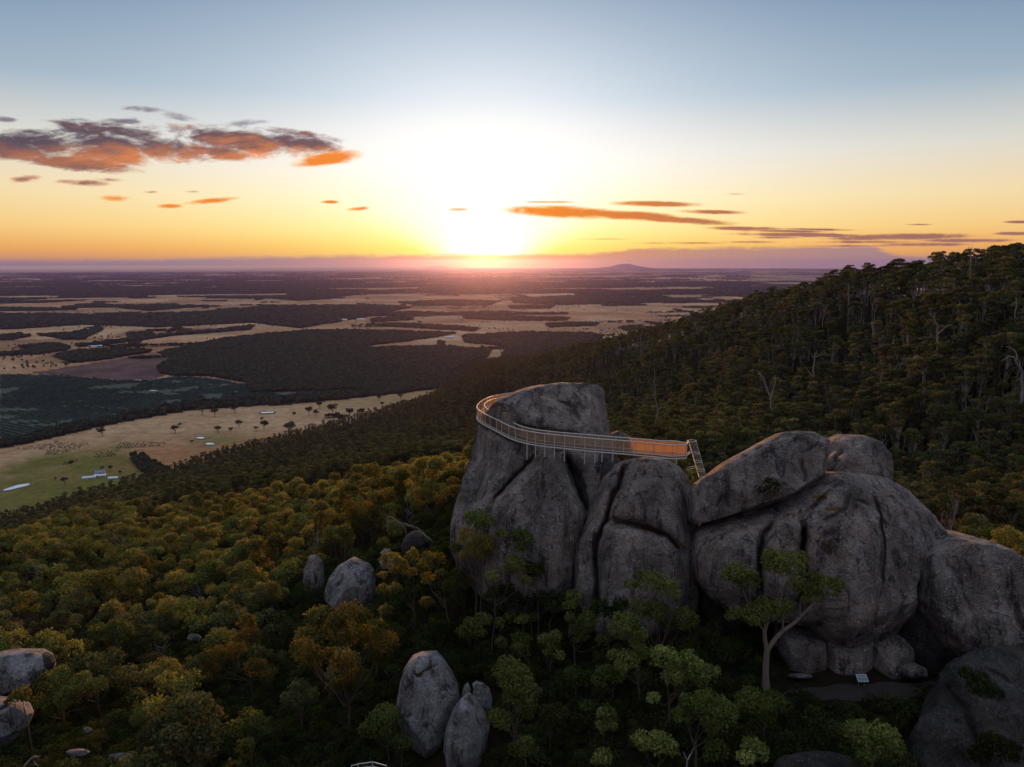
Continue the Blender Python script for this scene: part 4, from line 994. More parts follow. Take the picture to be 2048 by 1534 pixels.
for bpx, fpx, lobes, mk, label, dj, r0 in HERO:
    rg = np.random.default_rng(int(bpx[0] * 7 + bpx[1]))
    b = ground_hit(*bpx); y0 = b[1]
    for (lx, ly, lr) in lobes:          # stand clear of the rock behind
        h_ = rock_y(lx, ly)
        if h_ is not None and 'behind the big right' not in label: y0 = min(y0, h_ - lr / F * h_ * 1.5 - .5)
    if y0 < b[1] - .01:
        b = at_y(bpx[0], bpx[1], y0); b = np.array([b[0], y0, float(H(b[0], y0))])
    dep0 = project(b)[2]
    L3 = []
    for (lx, ly, lr) in lobes:
        c = at_y(lx, ly, y0 + rg.uniform(-1, 1) * dj)
        rr_ = lr / F * project(c)[2]
        L3.append((c[0], c[1], c[2], rr_ * 0.95, rr_ * 0.80))
        # a couple of minor puffs break the outline
        for q in range(2):
            a = rg.uniform(0, 6.28); e = rg.uniform(.6, .95)
            L3.append((c[0] + math.cos(a) * rr_ * e, c[1] + rg.uniform(-.5, .5) * rr_, c[2] + math.sin(a) * rr_ * e * .7, rr_ * .45, rr_ * .38))
        HERO_DISC.append((lx, ly, lr, y0))
    fk = at_y(fpx[0], fpx[1], y0)
    main = [L3[i] for i in range(0, len(L3), 3)]
    if bpx == (1532, 1375):
        tv, tq = None, None
        P = lambda *a: at_y(a[0], a[1], y0 + (a[2] if len(a) > 2 else 0))
        pp = [([P(1532,1376), P(1531,1345), P(1533,1310), P(1535,1296)], [.34, .27, .25, .25]),
              ([P(1534,1300), P(1530,1280), P(1529,1262), P(1535,1245), P(1536,1225)], [.22, .18, .17, .13, .06]),
              ([P(1536,1298), P(1550,1278), P(1565,1262,.3), P(1590,1245,.5), P(1610,1225,.6), P(1635,1200,.8), P(1650,1180,.8)], [.22, .20, .18, .16, .12, .09, .05]),
              ([P(1529,1262), P(1515,1245), P(1500,1238), P(1480,1228)], [.10, .07, .05, .03]), ([P(1532,1250), P(1548,1225,-.3), P(1560,1205), P(1566,1180), P(1585,1150), P(1592,1125)], [.11, .09, .08, .07, .05, .03]),
              ([P(1565,1262), P(1566,1235), P(1562,1210), P(1555,1190), P(1572,1165), P(1590,1150)], [.08, .07, .06, .06, .05, .03]), ([P(1515,1245), P(1500,1215), P(1485,1180), P(1472,1155)], [.06, .05, .04, .03]),
              ([P(1500,1215), P(1500,1180)], [.04, .03]), ([P(1600,1235), P(1600,1210), P(1605,1185)], [.06, .05, .03]), ([P(1548,1155), P(1550,1130)], [.04, .02]), ([P(1610,1225), P(1630,1215), P(1640,1190)], [.05, .04, .03])]
        tv, tq = tubes([(np.array(a), np.array(r)) for a, r in pp], 8)
        bark = M_BARK_MID
    else:
        tv, tq = skeleton(b - [0, 0, .2], fk, main, r0, rg); bark = M_BARK
    cv, cq, ct = leafcloud(L3, 62 if y0 < 120 else 26, 0.27 if y0 < 120 else 0.4, rg)
    make_tree('gum_tree', b, tv, tq, cv, cq, ct, bark, MATS[mk], label)

# bushes
for (bx_, by_, br, ex, mk, label) in [(272,1425,38,1.35,'N','bright green bush low in the dark bottom left'),(1540,972,24,1.1,'B','dark bush sprouting from the long sloping boulder'),(600,1190,34,1.5,'B','dense dark green bush left of the standing stone'),
    (1188,1210,30,1.4,'B','dark mounded bush at the foot of the split tower'),(1900,1083,8,1,'W','small tuft of orange bush on top behind the big right boulder'),(925,1315,36,1.5,'B','dark bush above the pointed pale boulder'),
    (1420,1300,42,1.5,'B','large dark bush in the shade left of the forked gum tree'),(1662,1090,12,1.4,'S','tiny yellow green sapling clinging to the face of the cracked block'),(225,1320,30,1.8,'B','dark bush right of the mottled boulder')]:
    rg = np.random.default_rng(int(bx_ * 3 + by_))
    if bx_ in (1540, 1662): y0 = 60.3 if bx_ == 1540 else 58.2
    elif bx_ == 1900: y0 = 70
    else: y0 = ground_hit(bx_, by_ + br)[1]
    base = at_y(bx_, by_ + br, y0); sc_ = br / F * project(base)[2]
    L3 = []
    for q in range(9):
        px_, py_ = bx_ + rg.uniform(-.8, .8) * br * ex, by_ + rg.uniform(-.5, .7) * br
        c = at_y(px_, py_, y0 + rg.uniform(-.6, .6) * sc_); k = sc_ * rg.uniform(.38, .55)
        L3.append((c[0], c[1], c[2], k, k * .8))
    sp = 0.35 if mk == 'S' else 1.0
    cv, cq, ct = leafcloud(L3, 34 * sp, 0.2, rg)
    tv, tq = tubes([(curve(base - [0, 0, .2], l[:3], rg, .08, 4), np.linspace(.05, .02, 4)) for l in L3], 5)
    make_tree('bush', base, tv, tq, cv, cq, ct, M_BARK, {'N': M_LEAF_GREEN, 'B': M_LEAF_BUSH, 'W': M_LEAF_WARM, 'S': M_LEAF_GREEN}[mk], label, 'bush')
    bpy.data.objects[-1] if False else None

# ---- generic variants
SRC = bpy.data.collections.new('tree_sources')     # not linked to the scene; only instanced
def variant(name, lobes, base_r, height, leaf, bark, dens, size, seed, coll, fork=0.45, width=.5, low=-.45):
    rg = np.random.default_rng(seed)
    tv, tq = skeleton((0, 0, -0.5), (rg.normal(0, .03) * height, rg.normal(0, .03) * height, height * fork), lobes, base_r, rg)
    cv, cq, ct = leafcloud(lobes, dens, size, rg, low, width)
    return (tv, tq, cv, cq, ct)
def source_object(name, var, bark, leaf, coll, z_only_crown=False):
    tv, tq, cv, cq, ct = var
    V = np.concatenate([tv, cv]); Q = [tq, cq + len(tv)]
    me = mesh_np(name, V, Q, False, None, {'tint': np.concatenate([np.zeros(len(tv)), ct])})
    me.materials.append(bark); me.materials.append(leaf)
    mi = np.concatenate([np.zeros(len(tq), np.int32), np.ones(len(cq), np.int32)])
    me.polygons.foreach_set('material_index', mi)
    o = bpy.data.objects.new(name, me); coll.objects.link(o)
    return o
def gum_lobes(rg, h, cr, n, r, flat=.8, spread=.5):
    out = []
    for i in range(n):
        a = rg.uniform(0, 6.28); q = cr * math.sqrt(rg.uniform(0, 1)) * .8
        z = h * (1 - spread * (q / cr) ** 1.6 * rg.uniform(.4, 1.1)) - rg.uniform(0, .22) * h
        k = r * rg.uniform(.7, 1.25)
        out.append((q * math.cos(a), q * math.sin(a), z - k * flat * .6, k, k * flat))
    return out
def karri_lobes(rg, h, cr, n, r):
    out = []
    for i in range(n):
        t = rg.uniform(0, 1) ** 0.75
        z = h * (0.62 + 0.38 * t); w = cr * (1.0 - 0.65 * abs(t - .45))
        a = rg.uniform(0, 6.28); q = w * math.sqrt(rg.uniform(.05, 1))
        k = r * rg.uniform(.6, 1.25)
        out.append((q * math.cos(a), q * math.sin(a), z, k, k * .62))
    return out
collG = bpy.data.collections.new('gum_sources'); collK = bpy.data.collections.new('karri_sources')
collV = bpy.data.collections.new('valley_sources'); collB = bpy.data.collections.new('bush_sources'); collF = bpy.data.collections.new('far_sources'); collT = bpy.data.collections.new('seedling_sources')
GUMS = []; KARS = []
for i in range(9):
    rg = np.random.default_rng(100 + i); h = rg.uniform(4.8, 8.2)
    lob = gum_lobes(rg, h, rg.uniform(1.6, 3.1), int(rg.integers(5, 10)), rg.uniform(.8, 1.15))
    v = variant('g', lob, .11, h, M_LEAF, M_BARK, 30, .32, 200 + i, collG); mt = [M_LEAF, M_LEAF_GREEN, M_LEAF_VALLEY, M_LEAF_WARM, M_LEAF, M_LEAF_GREEN, M_LEAF_WARM, M_LEAF_VALLEY, M_LEAF][i]
    GUMS.append((v, mt)); source_object('gum_%02d' % i, v, M_BARK, mt, collG)
for i in range(9):
    rg = np.random.default_rng(300 + i); h = rg.uniform(17, 24)
    lob = karri_lobes(rg, h, rg.uniform(2.6, 3.8), int(rg.integers(12, 19)), 1.5)
    v = variant('k', lob, .26, h, M_LEAF_KARRI, M_BARK, 5.0, .75, 400 + i, collK, fork=.78, low=-.15)
    source_object('valley_%02d' % i, v, M_BARK, M_LEAF_VALLEY, collV)
    KARS.append((v, M_LEAF_KARRI)); source_object('karri_%02d' % i, v, M_BARK_PALE if i % 3 != 1 else M_BARK, M_LEAF_KARRI, collK)
for i in range(5):
    rg = np.random.default_rng(500 + i); h = rg.uniform(1.2, 2.2)
    lob = gum_lobes(rg, h, 1.2, 7, .6, .75)
    v = variant('b', lob, .05, h, M_LEAF_BUSH, M_BARK, 22, .26, 600 + i, collB, fork=.2)
    source_object('bush_%02d' % i, v, M_BARK, M_LEAF_BUSH, collB)
for i in range(6):      # woodland crowns of the plain: a clump of several crowns
    rg = np.random.default_rng(700 + i)
    lob = [(rg.uniform(-8, 8), rg.uniform(-8, 8), rg.uniform(6, 10), rg.uniform(2.6, 4.2), rg.uniform(2.2, 3.2)) for q in range(9)]
    cv, cq, ct = leafcloud(lob, .9, 2.1, rg, -.8, .8)
    tv, tq = tubes([(np.array([[l[0], l[1], 0], [l[0], l[1], l[2]]]), np.array([.3, .2])) for l in lob], 4)
    source_object('clump_%02d' % i, (tv, tq, cv, cq, ct), M_BARK, M_LEAF_FAR, collF)
for i in range(3):
    rg = np.random.default_rng(800 + i)
    lob = [(rg.uniform(-3, 3), rg.uniform(-1, 1), rg.uniform(1, 1.6), 1.4, 1.3) for q in range(4)]
    cv, cq, ct = leafcloud(lob, 1.2, 1.3, rg, -.6, .8)
    tv, tq = tubes([(np.array([[l[0], l[1], 0], [l[0], l[1], l[2]]]), np.array([.1, .1])) for l in lob], 4)
    source_object('seedling_%02d' % i, (tv, tq, cv, cq, ct), M_BARK, M_LEAF_TEAL, collT)

def scatter(name, P, scl, rot, idx, coll, label, cat, group=None):
    me = bpy.data.meshes.new(name); me.vertices.add(len(P)); me.vertices.foreach_set('co', np.asarray(P, np.float32).ravel())
    a = me.attributes.new('scl', 'FLOAT_VECTOR', 'POINT'); a.data.foreach_set('vector', np.asarray(scl, np.float32).ravel())
    a = me.attributes.new('rot', 'FLOAT_VECTOR', 'POINT'); rv = np.zeros((len(P), 3), np.float32); rv[:, 2] = rot; a.data.foreach_set('vector', rv.ravel())
    a = me.attributes.new('idx', 'INT', 'POINT'); a.data.foreach_set('value', np.asarray(idx, np.int32))
    o = link(name, me)
    ng = bpy.data.node_groups.new(name + '_scatter', 'GeometryNodeTree')
    ng.interface.new_socket('Geometry', in_out='INPUT', socket_type='NodeSocketGeometry'); ng.interface.new_socket('Geometry', in_out='OUTPUT', socket_type='NodeSocketGeometry')
    gi = ng.nodes.new('NodeGroupInput'); go = ng.nodes.new('NodeGroupOutput')
    ci = ng.nodes.new('GeometryNodeCollectionInfo'); ci.inputs[0].default_value = coll; ci.inputs['Separate Children'].default_value = True; ci.inputs['Reset Children'].default_value = True
    ip = ng.nodes.new('GeometryNodeInstanceOnPoints'); ip.inputs['Pick Instance'].default_value = True
    def attr(n, t):
        q = ng.nodes.new('GeometryNodeInputNamedAttribute'); q.data_type = t; q.inputs[0].default_value = n
        return q.outputs[0]
    ng.links.new(gi.outputs[0], ip.inputs['Points']); ng.links.new(ci.outputs[0], ip.inputs['Instance'])
    ng.links.new(attr('idx', 'INT'), ip.inputs['Instance Index']); ng.links.new(attr('rot', 'FLOAT_VECTOR'), ip.inputs['Rotation']); ng.links.new(attr('scl', 'FLOAT_VECTOR'), ip.inputs['Scale'])
    ng.links.new(ip.outputs[0], go.inputs[0])
    md = o.modifiers.new('scatter', 'NODES'); md.node_group = ng
    tag(o, label, cat, group, 'stuff'); return o

# ---- which points of the hills can be seen
azg = np.radians(np.linspace(-42, 42, 420)); rg_ = np.geomspace(25, 4000, 420)
RR, AA = np.meshgrid(rg_, azg, indexing='ij')
GH = H((RR * np.sin(AA)).ravel(), (RR * np.cos(AA)).ravel()).reshape(RR.shape)
def horizon_table(h_of_r):
    el = (GH + h_of_r - CAMZ) / RR
    cm = np.maximum.accumulate(el, axis=0)
    return np.vstack([np.full((1, el.shape[1]), -9), cm[:-1]])
canopy = np.where(RR > 350, 13.0, np.where(RR > 120, 3.5, 0.3))
HT = horizon_table(np.where(GH > 5, canopy, 0))
def visible(P, top):
    x, y = P[:, 0], P[:, 1]; r = np.hypot(x, y); a = np.arctan2(x, y)
    ir = np.clip(np.interp(r, rg_, np.arange(len(rg_))), 0, len(rg_) - 1).astype(int)
    ia = np.clip(np.interp(a, azg, np.arange(len(azg))), 0, len(azg) - 1).astype(int)
    return (P[:, 2] + top - CAMZ) / r > HT[ir, ia]
def grid_pts(r0, r1, step, jit=.45, amax=42):
    """jittered grid over a sector"""
    m = int(r1 / step) + 1; ex = r1 * math.sin(R(amax)) if amax < 90 else r1
    xs = np.arange(-ex, ex, step); ys = np.arange(0, r1, step)
    X, Y = np.meshgrid(xs, ys); X = X.ravel() + rng.uniform(-jit, jit, X.size) * step; Y = Y.ravel() + rng.uniform(-jit, jit, Y.size) * step
    r = np.hypot(X, Y); k = (r > r0) & (r < r1) & (np.abs(np.arctan2(X, Y)) < R(amax))
    return X[k], Y[k]
def clear_of_rocks(P, hgt, rad, strict=1.0):
    """keep trees out of, and from in front of, the traced boulders"""
    ok = np.ones(len(P), bool)
    top = P.copy(); top[:, 2] += hgt
    px, pyt, dep = project(top); _, pyb, _ = project(P); rp = rad / dep * F
    for poly, y0 in KEEP:
        near = (P[:, 1] < y0 + 3)
        for fy in (0.1, 0.5, 0.85):
            yy = pyt * (1 - fy) + pyb * fy
            for ox in (-.8, 0, .8):
                ok &= ~(near & inpoly(px + ox * rp, yy, poly))
    for V_, *_r in ROCKS[:1] if False else []: pass
    return ok
PATH = [(1545,1345),(1600,1352),(1700,1356),(1800,1350),(1870,1350),(1850,1400),(1800,1420),(1650,1425),(1545,1405)]
# ---- low bush under everything on the near slopes
X, Y = grid_pts(28, 150, 1.25); Z = H(X, Y); P = np.stack([X, Y, Z], -1)
px, py, dep = project(P)
k = (px > -150) & (px < 2200) & (py < 1760) & ~inpoly(px, py, PATH) & clear_of_rocks(P, 1.2, .8) & visible(P, 2)
P = P[k]; n = len(P); s = rng.uniform(.55, 1.25, n) * np.clip(np.hypot(P[:, 0], P[:, 1]) / 90, .8, 1.4)
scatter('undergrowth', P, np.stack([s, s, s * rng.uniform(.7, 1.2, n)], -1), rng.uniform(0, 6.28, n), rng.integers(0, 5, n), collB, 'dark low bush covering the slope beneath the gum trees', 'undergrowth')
print('undergrowth', n)

# ---- gum canopy
def canopy_pts(r0, r1, step):
    X, Y = grid_pts(r0, r1, step); Z = H(X, Y); P = np.stack([X, Y, Z], -1)
    px, py, dep = project(P)
    k = (px > -120) & (px < 2170) & (py < 1720) & visible(P, 6)
    return P[k]
P = np.concatenate([canopy_pts(46, 120, 3.6), canopy_pts(120, 235, 4.1), canopy_pts(235, 370, 5.4)])
px, py, dep = project(P)
s = rng.uniform(.70, 1.35, len(P)) * np.where(dep > 235, 1.4, np.where(dep > 120, 1.12, 1.0))
hgt = 6.2 * s
ok = clear_of_rocks(P, hgt, 1.9 * s) & ~inpoly(px, py, PATH) & ~inpoly(px, py - 40, PATH)
pt, pty, _ = project(P + np.stack([0 * s, 0 * s, hgt * .85], -1))
for (lx, ly, lr, hy) in HERO_DISC:
    ok &= ~((np.hypot(pt - lx, pty - ly) < lr * 1.35 + 8) & (P[:, 1] < hy + 4))
# the floor of the bowl left and below of the boulders is mostly low bush with few trees
dens = np.ones(len(P))
dens = np.where((px > 560) & (dep < 125), .26, dens)
dens = np.where((px > 1000) & (dep < 110), .12, dens)
dens = np.where((px <= 560) & (dep < 105), .42, dens)
dens = np.where((px <= 700) & (dep >= 95) & (dep < 125), .6, dens)
dens = np.where((px > 1380) & (dep < 100), 0.0, dens)
dens = np.where((pt > 1780) & (dep > 100), 1.0, dens)
ok &= rng.random(len(P)) < dens
P = P[ok]; s = s[ok]; dep = dep[ok]; px = px[ok]
warm = np.clip(1 - np.abs(px - 760) / 700, 0, 1)
choice = np.where(rng.random(len(P)) < warm * .75, rng.choice([3, 6], len(P)), rng.choice([0, 1, 2, 4, 5, 7, 8], len(P)))
choice = np.where((dep < 110) & (px < 620) & (rng.random(len(P)) < .7), rng.choice([2, 7], len(P)), choice)  # darker leaves put the dimness of the lower left into the colour
order = np.argsort(dep / s); near = order[:255]; rest = order[255:]
gum_me = []
for i, (v, mt) in enumerate(GUMS):
    tv, tq, cv, cq, ct = v
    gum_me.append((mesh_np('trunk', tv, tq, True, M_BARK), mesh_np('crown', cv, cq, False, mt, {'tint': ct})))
for q in near:
    root = empty('gum_tree', P[q], rng.uniform(0, 6.28)); root.scale = (s[q], s[q], s[q] * rng.uniform(.9, 1.15))
    wy = choice[q] in (3, 6); dk = choice[q] in (2, 7)
    if px[q] > 1500: lab, grp = 'gum tree with an orange lit crown on the slope behind the big right boulder', 'gums behind the right boulder'
    elif dk: lab, grp = 'dark green shadowed gum tree low in the bush left of the boulders', 'dark gums in the bush'
    elif px[q] < 900: lab, grp = ('russet topped gum tree, one of many in the thick bush left of the boulders' if wy else 'olive green gum tree, one of many in the thick bush left of the boulders'), ('russet gums in the bush' if wy else 'olive gums in the bush')
    else: lab, grp = ('russet gum tree in the bush around the foot of the monolith' if wy else 'olive gum tree in the bush around the foot of the monolith'), 'gums round the monolith'
    tag(root, lab, 'tree', grp)
    a = link('trunk', gum_me[choice[q]][0], root); b = link('crown', gum_me[choice[q]][1], root)
n = len(rest)
scatter('eucalyptus_bush', P[rest], np.stack([s[rest]] * 3, -1), rng.uniform(0, 6.28, n), choice[rest], collG, 'thick canopy of small rounded gum crowns on the near slope, tops lit gold', 'forest')
print('gums', len(P))

# ---- tall forest on the hillside
Ps = []
for r0, r1, st in [(150, 420, 5.2), (420, 800, 7.6), (800, 2300, 11.0)]:
    X, Y = grid_pts(r0, r1, st); Z = H(X, Y); Q_ = np.stack([X, Y, Z], -1)
    px, py, dep = project(Q_)
    k = (px > -60) & (px < 2200) & (Z > 6) & visible(Q_, 21)
    k &= ~((px < 930) & (dep < 400))
    k &= ~((dep < 370) & (px < 1150))
    k &= ~((dep < 220) & (px < 1500))
    Ps.append(Q_[k])
P = np.concatenate(Ps); px, py, dep = project(P)
left = (px < 960)
s = np.where(dep < 260, .72, np.where(left, .95, 1.0)) * rng.uniform(.72, 1.15, len(P))
s *= np.where(dep > 900, 1.12, 1.0)
choice = rng.integers(0, 9, len(P))
order = np.argsort(dep / s); near = order[:230]; rest = order[230:]
kar_me = []
for i, (v, mt) in enumerate(KARS):
    tv, tq, cv, cq, ct = v
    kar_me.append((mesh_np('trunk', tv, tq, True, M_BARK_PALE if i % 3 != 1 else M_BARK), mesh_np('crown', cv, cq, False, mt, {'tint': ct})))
for q in near:
    root = empty('tall_gum_tree', P[q], rng.uniform(0, 6.28)); root.scale = (s[q], s[q], s[q])
    tag(root, 'tall straight gum tree with umbrella shaped foliage in the hillside forest right of the boulders', 'tree', 'tall gums on the near hillside')
    link('trunk', kar_me[choice[q]][0], root); link('crown', kar_me[choice[q]][1], root)
val = rest[(px[rest] < 1010) & (P[rest][:, 1] > 300)]; rest = rest[~((px[rest] < 1010) & (P[rest][:, 1] > 300))]
n = len(rest)
scatter('hillside_forest', P[rest], np.stack([s[rest]] * 3, -1), rng.uniform(0, 6.28, n), choice[rest], collK, 'dense forest of tall gums covering the hill right of the boulders', 'forest')
n = len(val)
scatter('valley_forest', P[val], np.stack([s[val]] * 3, -1), rng.uniform(0, 6.28, n), choice[val], collV, 'darker forest on the valley flank between the near bush and the paddocks', 'forest')
print('karri', len(P))
# understorey below the tall trees
X, Y = grid_pts(150, 1500, 11.0); Z = H(X, Y); Q_ = np.stack([X, Y, Z], -1); px, py, dep = project(Q_)
k = (px > -60) & (px < 2150) & (Z > 4) & visible(Q_, 8) & ~((dep < 370) & (px < 1150)); Q_ = Q_[k]; n = len(Q_)
s = rng.uniform(2.2, 3.6, n)
scatter('understorey', Q_, np.stack([s, s, s * 1.1], -1), rng.uniform(0, 6.28, n), rng.integers(0, 5, n), collB, 'dark understorey between the tall trunks on the hillside', 'undergrowth')

# ---- woodland on the plain
def plain_pts(n, pymin, pymax, keepfn):
    px = rng.uniform(-60, 1500, n); py = rng.uniform(pymin, pymax, n)
    P = at_z(px, py, 0.0); return P
tot = []
for (py0, py1, n) in [(606, 800, 95000), (800, 960, 14000), (560, 606, 52000), (545, 560, 24000)]:
    P = plain_pts(n, py0, py1, None)
    w, c, te, fa = cover(P[:, 0], P[:, 1])
    k = (w > .5) & (H(P[:, 0], P[:, 1], False) < 3)
    tot.append(P[k])
Px = plain_pts(5200, 600, 740, None); w, c, te, fa = cover(Px[:, 0], Px[:, 1]); k = (w < .5) & ~te & ~fa & (n2(Px[:, 0], Px[:, 1], 300, 2, 31.0) > .14) & (H(Px[:, 0], Px[:, 1], False) < 3)
SING = Px[k][:650]
P = np.concatenate(tot); r = np.hypot(P[:, 0], P[:, 1])
s = np.clip(r / 3200, .7, 2.4); sz = np.clip(.85 + r / 30000, .8, 1.25) * rng.uniform(.75, 1.25, len(P))
P[:, 2] = np.where(r > 1200, np.clip((r - 1200) / 2000, 0, 1) * n2(P[:, 0], P[:, 1], 900, 3, 6.6) * 10, 0)
n = len(P); print('woods', n)
P = np.concatenate([P, SING]); s = np.concatenate([s, np.full(len(SING), .42)]); sz = np.concatenate([sz, np.full(len(SING), .8)]); n = len(P)
scatter('plain_woodland', P, np.stack([s, s, sz], -1), rng.uniform(0, 6.28, n), rng.integers(0, 6, n), collF, 'dark plantations and bush strips across the farmed plain', 'woodland')
# teal seedling rows
px = rng.uniform(-40, 920, 60000); py = rng.uniform(745, 890, 60000); P = at_z(px, py, 0.0)
a = R(-28); u = P[:, 0] * math.cos(a) + P[:, 1] * math.sin(a); v = -P[:, 0] * math.sin(a) + P[:, 1] * math.cos(a)
v = np.round(v / 16) * 16; P[:, 0] = u * math.cos(a) - v * math.sin(a); P[:, 1] = u * math.sin(a) + v * math.cos(a)
px, py, dep = project(P)
k = inpoly(px, py, TEAL) & (n2(P[:, 0], P[:, 1], 90, 4, 3.3) < .12); P = P[k]; n = len(P); print('teal', n)
s = rng.uniform(.7, 1.3, n)
scatter('young_plantation', P, np.stack([s * 1.3, s, s], -1), np.full(n, a), rng.integers(0, 3, n), collT, 'rows of young blue green plantation trees on the plain', 'plantation')
# young rows near the farm
px = rng.uniform(-20, 330, 3000); py = rng.uniform(885, 945, 3000); P = at_z(px, py, 0.0)
a = R(20); u = P[:, 0] * math.cos(a) + P[:, 1] * math.sin(a); v = -P[:, 0] * math.sin(a) + P[:, 1] * math.cos(a)
v = np.round(v / 9) * 9; u = np.round(u / 6) * 6; P[:, 0] = u * math.cos(a) - v * math.sin(a); P[:, 1] = u * math.sin(a) + v * math.cos(a)
px, py, dep = project(P)
k = (n2(P[:, 0], P[:, 1], 120, 2, 1.3) > .02) & (py < 940 - px * .08); P = P[k]; n = len(P)
s = rng.uniform(.25, .6, n)
scatter('orchard_rows', P, np.stack([s, s, s * 1.2], -1), rng.uniform(0, 6, n), rng.integers(0, 3, n), collT, 'rows of small seedlings in the paddock above the farm', 'plantation')
# lone paddock trees
def pt_variant(i):
    rg = np.random.default_rng(900 + i)
    lob = [(rg.uniform(-3.6, 3.6), rg.uniform(-3, 3), rg.uniform(6.5, 9.5), rg.uniform(1.6, 2.6), rg.uniform(1.1, 1.8)) for q in range(9)]
    cv, cq, ct = leafcloud(lob, 3.0, 1.0, rg, -.5, .6)
    tv, tq = skeleton((0, 0, -.3), (0.3, 0, 4.2), lob, .38, rg)
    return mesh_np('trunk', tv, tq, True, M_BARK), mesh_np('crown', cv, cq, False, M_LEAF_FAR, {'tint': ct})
PT = [pt_variant(i) for i in range(4)]
lone = [(205,868,1.3,'lone flat topped tree in the tan paddock nearest the dark tree line'),(351,863,1.3,'spreading paddock tree above left of the two round dams'),(360,851,.8,'small slim paddock tree above the spreading one left of the dams'),
 (436,862,1.1,'bushy paddock tree right above the round dams'),(462,861,.8,'little round tree between the dams and the tall umbrella tree'),(478,851,1.2,'umbrella shaped lone tree in the middle of the tan paddock'),(384,884,.6,'tiny tree beside the lower round dam'),
 (588,829,.8,'small tree right of the oblong dam'),(523,839,.7,'small dark tree below the oblong dam'),(528,856,1.5,'dense round paddock tree near the forest edge'),(512,858,.8,'low shrub left of the dense round paddock tree'),(579,865,2.0,'widest spreading tree at the forest edge'),
 (657,852,1.1,'tree standing alone just above the forest edge'),(618,826,1.5,'leftmost tree of the paddock clump right of the oblong dam'),(632,829,1.2,'second tree in the paddock clump'),(665,825,1.9,'biggest tree in the paddock clump'),(699,829,1.5,'fourth tree of the paddock clump'),(723,828,1.4,'tree at the right end of the paddock clump'),
 (801,795,1.3,'lone tree in the far corner of the bright paddock'),(765,809,.9,'small tree in the bright paddock beside the far corner'),(759,797,1.1,'tree on the upper rim of the bright paddock'),(640,813,1.3,'tree on the tree line above the paddock clump'),(405,826,1.7,'round tree standing out of the long dark tree line'),(430,829,1.4,'tree beside the round one on the long dark tree line'),
 (470,822,1.4,'dark tree on the tree line left of the oblong dam'),(130,965,.9,'dark shrub in the green field between the long dam and the farm'),(205,937,.6,'small tree right behind the farm'),(221,938,.7,'round bush like tree behind the farm'),(228,997,3.2,'big dark oak like tree at the edge of the green field'),(240,945,.5,'tiny tree right of the farm'),(290,925,1.2,'tree in the grove right above the farm'),
 (142,928,.7,'small tree above left of the farm'),(110,957,.4,'speck like shrub left of the farm'),(60,1054,3.0,'dark tree spreading over the lower edge of the yellow field'),(150,1046,3.4,'tall dark tree jutting into the yellow field')]
for i, (x_, y_, sc_, lab) in enumerate(lone):
    b = at_z(x_, y_ + 4, 0.0) if y_ < 990 else ground_hit(x_, y_ + 10)
    root = empty('paddock_tree', b, i * 1.3); f = sc_ * 1.45 if y_ < 990 else sc_ * .42
    f *= 1.0
    root.scale = (f, f, f)
    tag(root, lab, 'tree')
    link('trunk', PT[i % 4][0], root); link('crown', PT[i % 4][1], root)
# ------------------------------------------------------------------ the steel skywalk
M_STEEL = simple('galvanised_steel', (0.60, 0.55, 0.51), 0.45, 0.25, 0.12, 1.0)
M_DECK = simple('deck_grating', (0.06, 0.055, 0.055), 0.7, 0.2, 0.2, 4.0)
def mesh_screen():
    m, g, out = new_mat('woven_wire_screen')
    b = g.n('ShaderNodeBsdfPrincipled'); b.inputs['Base Color'].default_value = (0.12, 0.10, 0.09, 1); b.inputs['Roughness'].default_value = 0.5; b.inputs['Metallic'].default_value = 0.3
    tl = g.n('ShaderNodeBsdfTranslucent'); tl.inputs[0].default_value = (0.75, 0.42, 0.2, 1)  # orange translucency puts the sunlit glow into the screen colour
    tr = g.n('ShaderNodeBsdfTransparent'); m1 = g.n('ShaderNodeMixShader'); m2 = g.n('ShaderNodeMixShader')
    m1.inputs[0].default_value = 0.5; m2.inputs[0].default_value = 0.6
    g.t.links.new(b.outputs[0], m1.inputs[1]); g.t.links.new(tl.outputs[0], m1.inputs[2])
    g.t.links.new(m1.outputs[0], m2.inputs[1]); g.t.links.new(tr.outputs[0], m2.inputs[2])
    g.t.links.new(m2.outputs[0], out.inputs[0]); return m
M_MESH = mesh_screen()
RAILZ = CAMZ - 17.0; DECKZ = RAILZ - 1.18
def crop(pts): return [(880 + x / 3.486, 740 + y / 3.486) for x, y in pts]
outer_px = crop([(545,150),(520,158),(470,163),(420,170),(370,181),(330,195),(300,209),(275,228),(259,245),(256,262),(266,278),(300,299),(340,320),(380,338),(420,358),(460,379),(500,397),(550,413),(610,427),(670,437),(740,446),(805,452),(870,458),(940,465),(1005,471),(1075,478),(1140,483),(1210,488),(1283,494),(1352,500),(1425,506),(1497,512),(1567,518),(1600,526),(1640,527),(1672,520),(1722,520)])
inner_px = crop([(545,174),(520,178),(470,184),(420,191),(380,200),(345,212),(318,228),(307,243),(315,262),(345,283),(380,302),(412,317),(440,318),(475,324),(500,333),(515,350),(508,364),(530,377),(560,390),(620,408),(680,418),(740,426),(820,434),(900,441),(1050,453),(1200,466),(1400,481),(1570,497),(1600,492),(1640,493),(1672,505),(1722,508)])
def on_plane(pts, z): 
    P = at_z(np.array([p[0] for p in pts]), np.array([p[1] for p in pts]), z); return P
def resample(P, step):
    L = np.concatenate([[0], np.cumsum(np.linalg.norm(np.diff(P, axis=0), axis=1))]); n = max(2, int(round(L[-1] / step)) + 1)
    q = np.linspace(0, L[-1], n); R_ = np.stack([np.interp(q, L, P[:, k]) for k in range(3)], -1)
    return R_
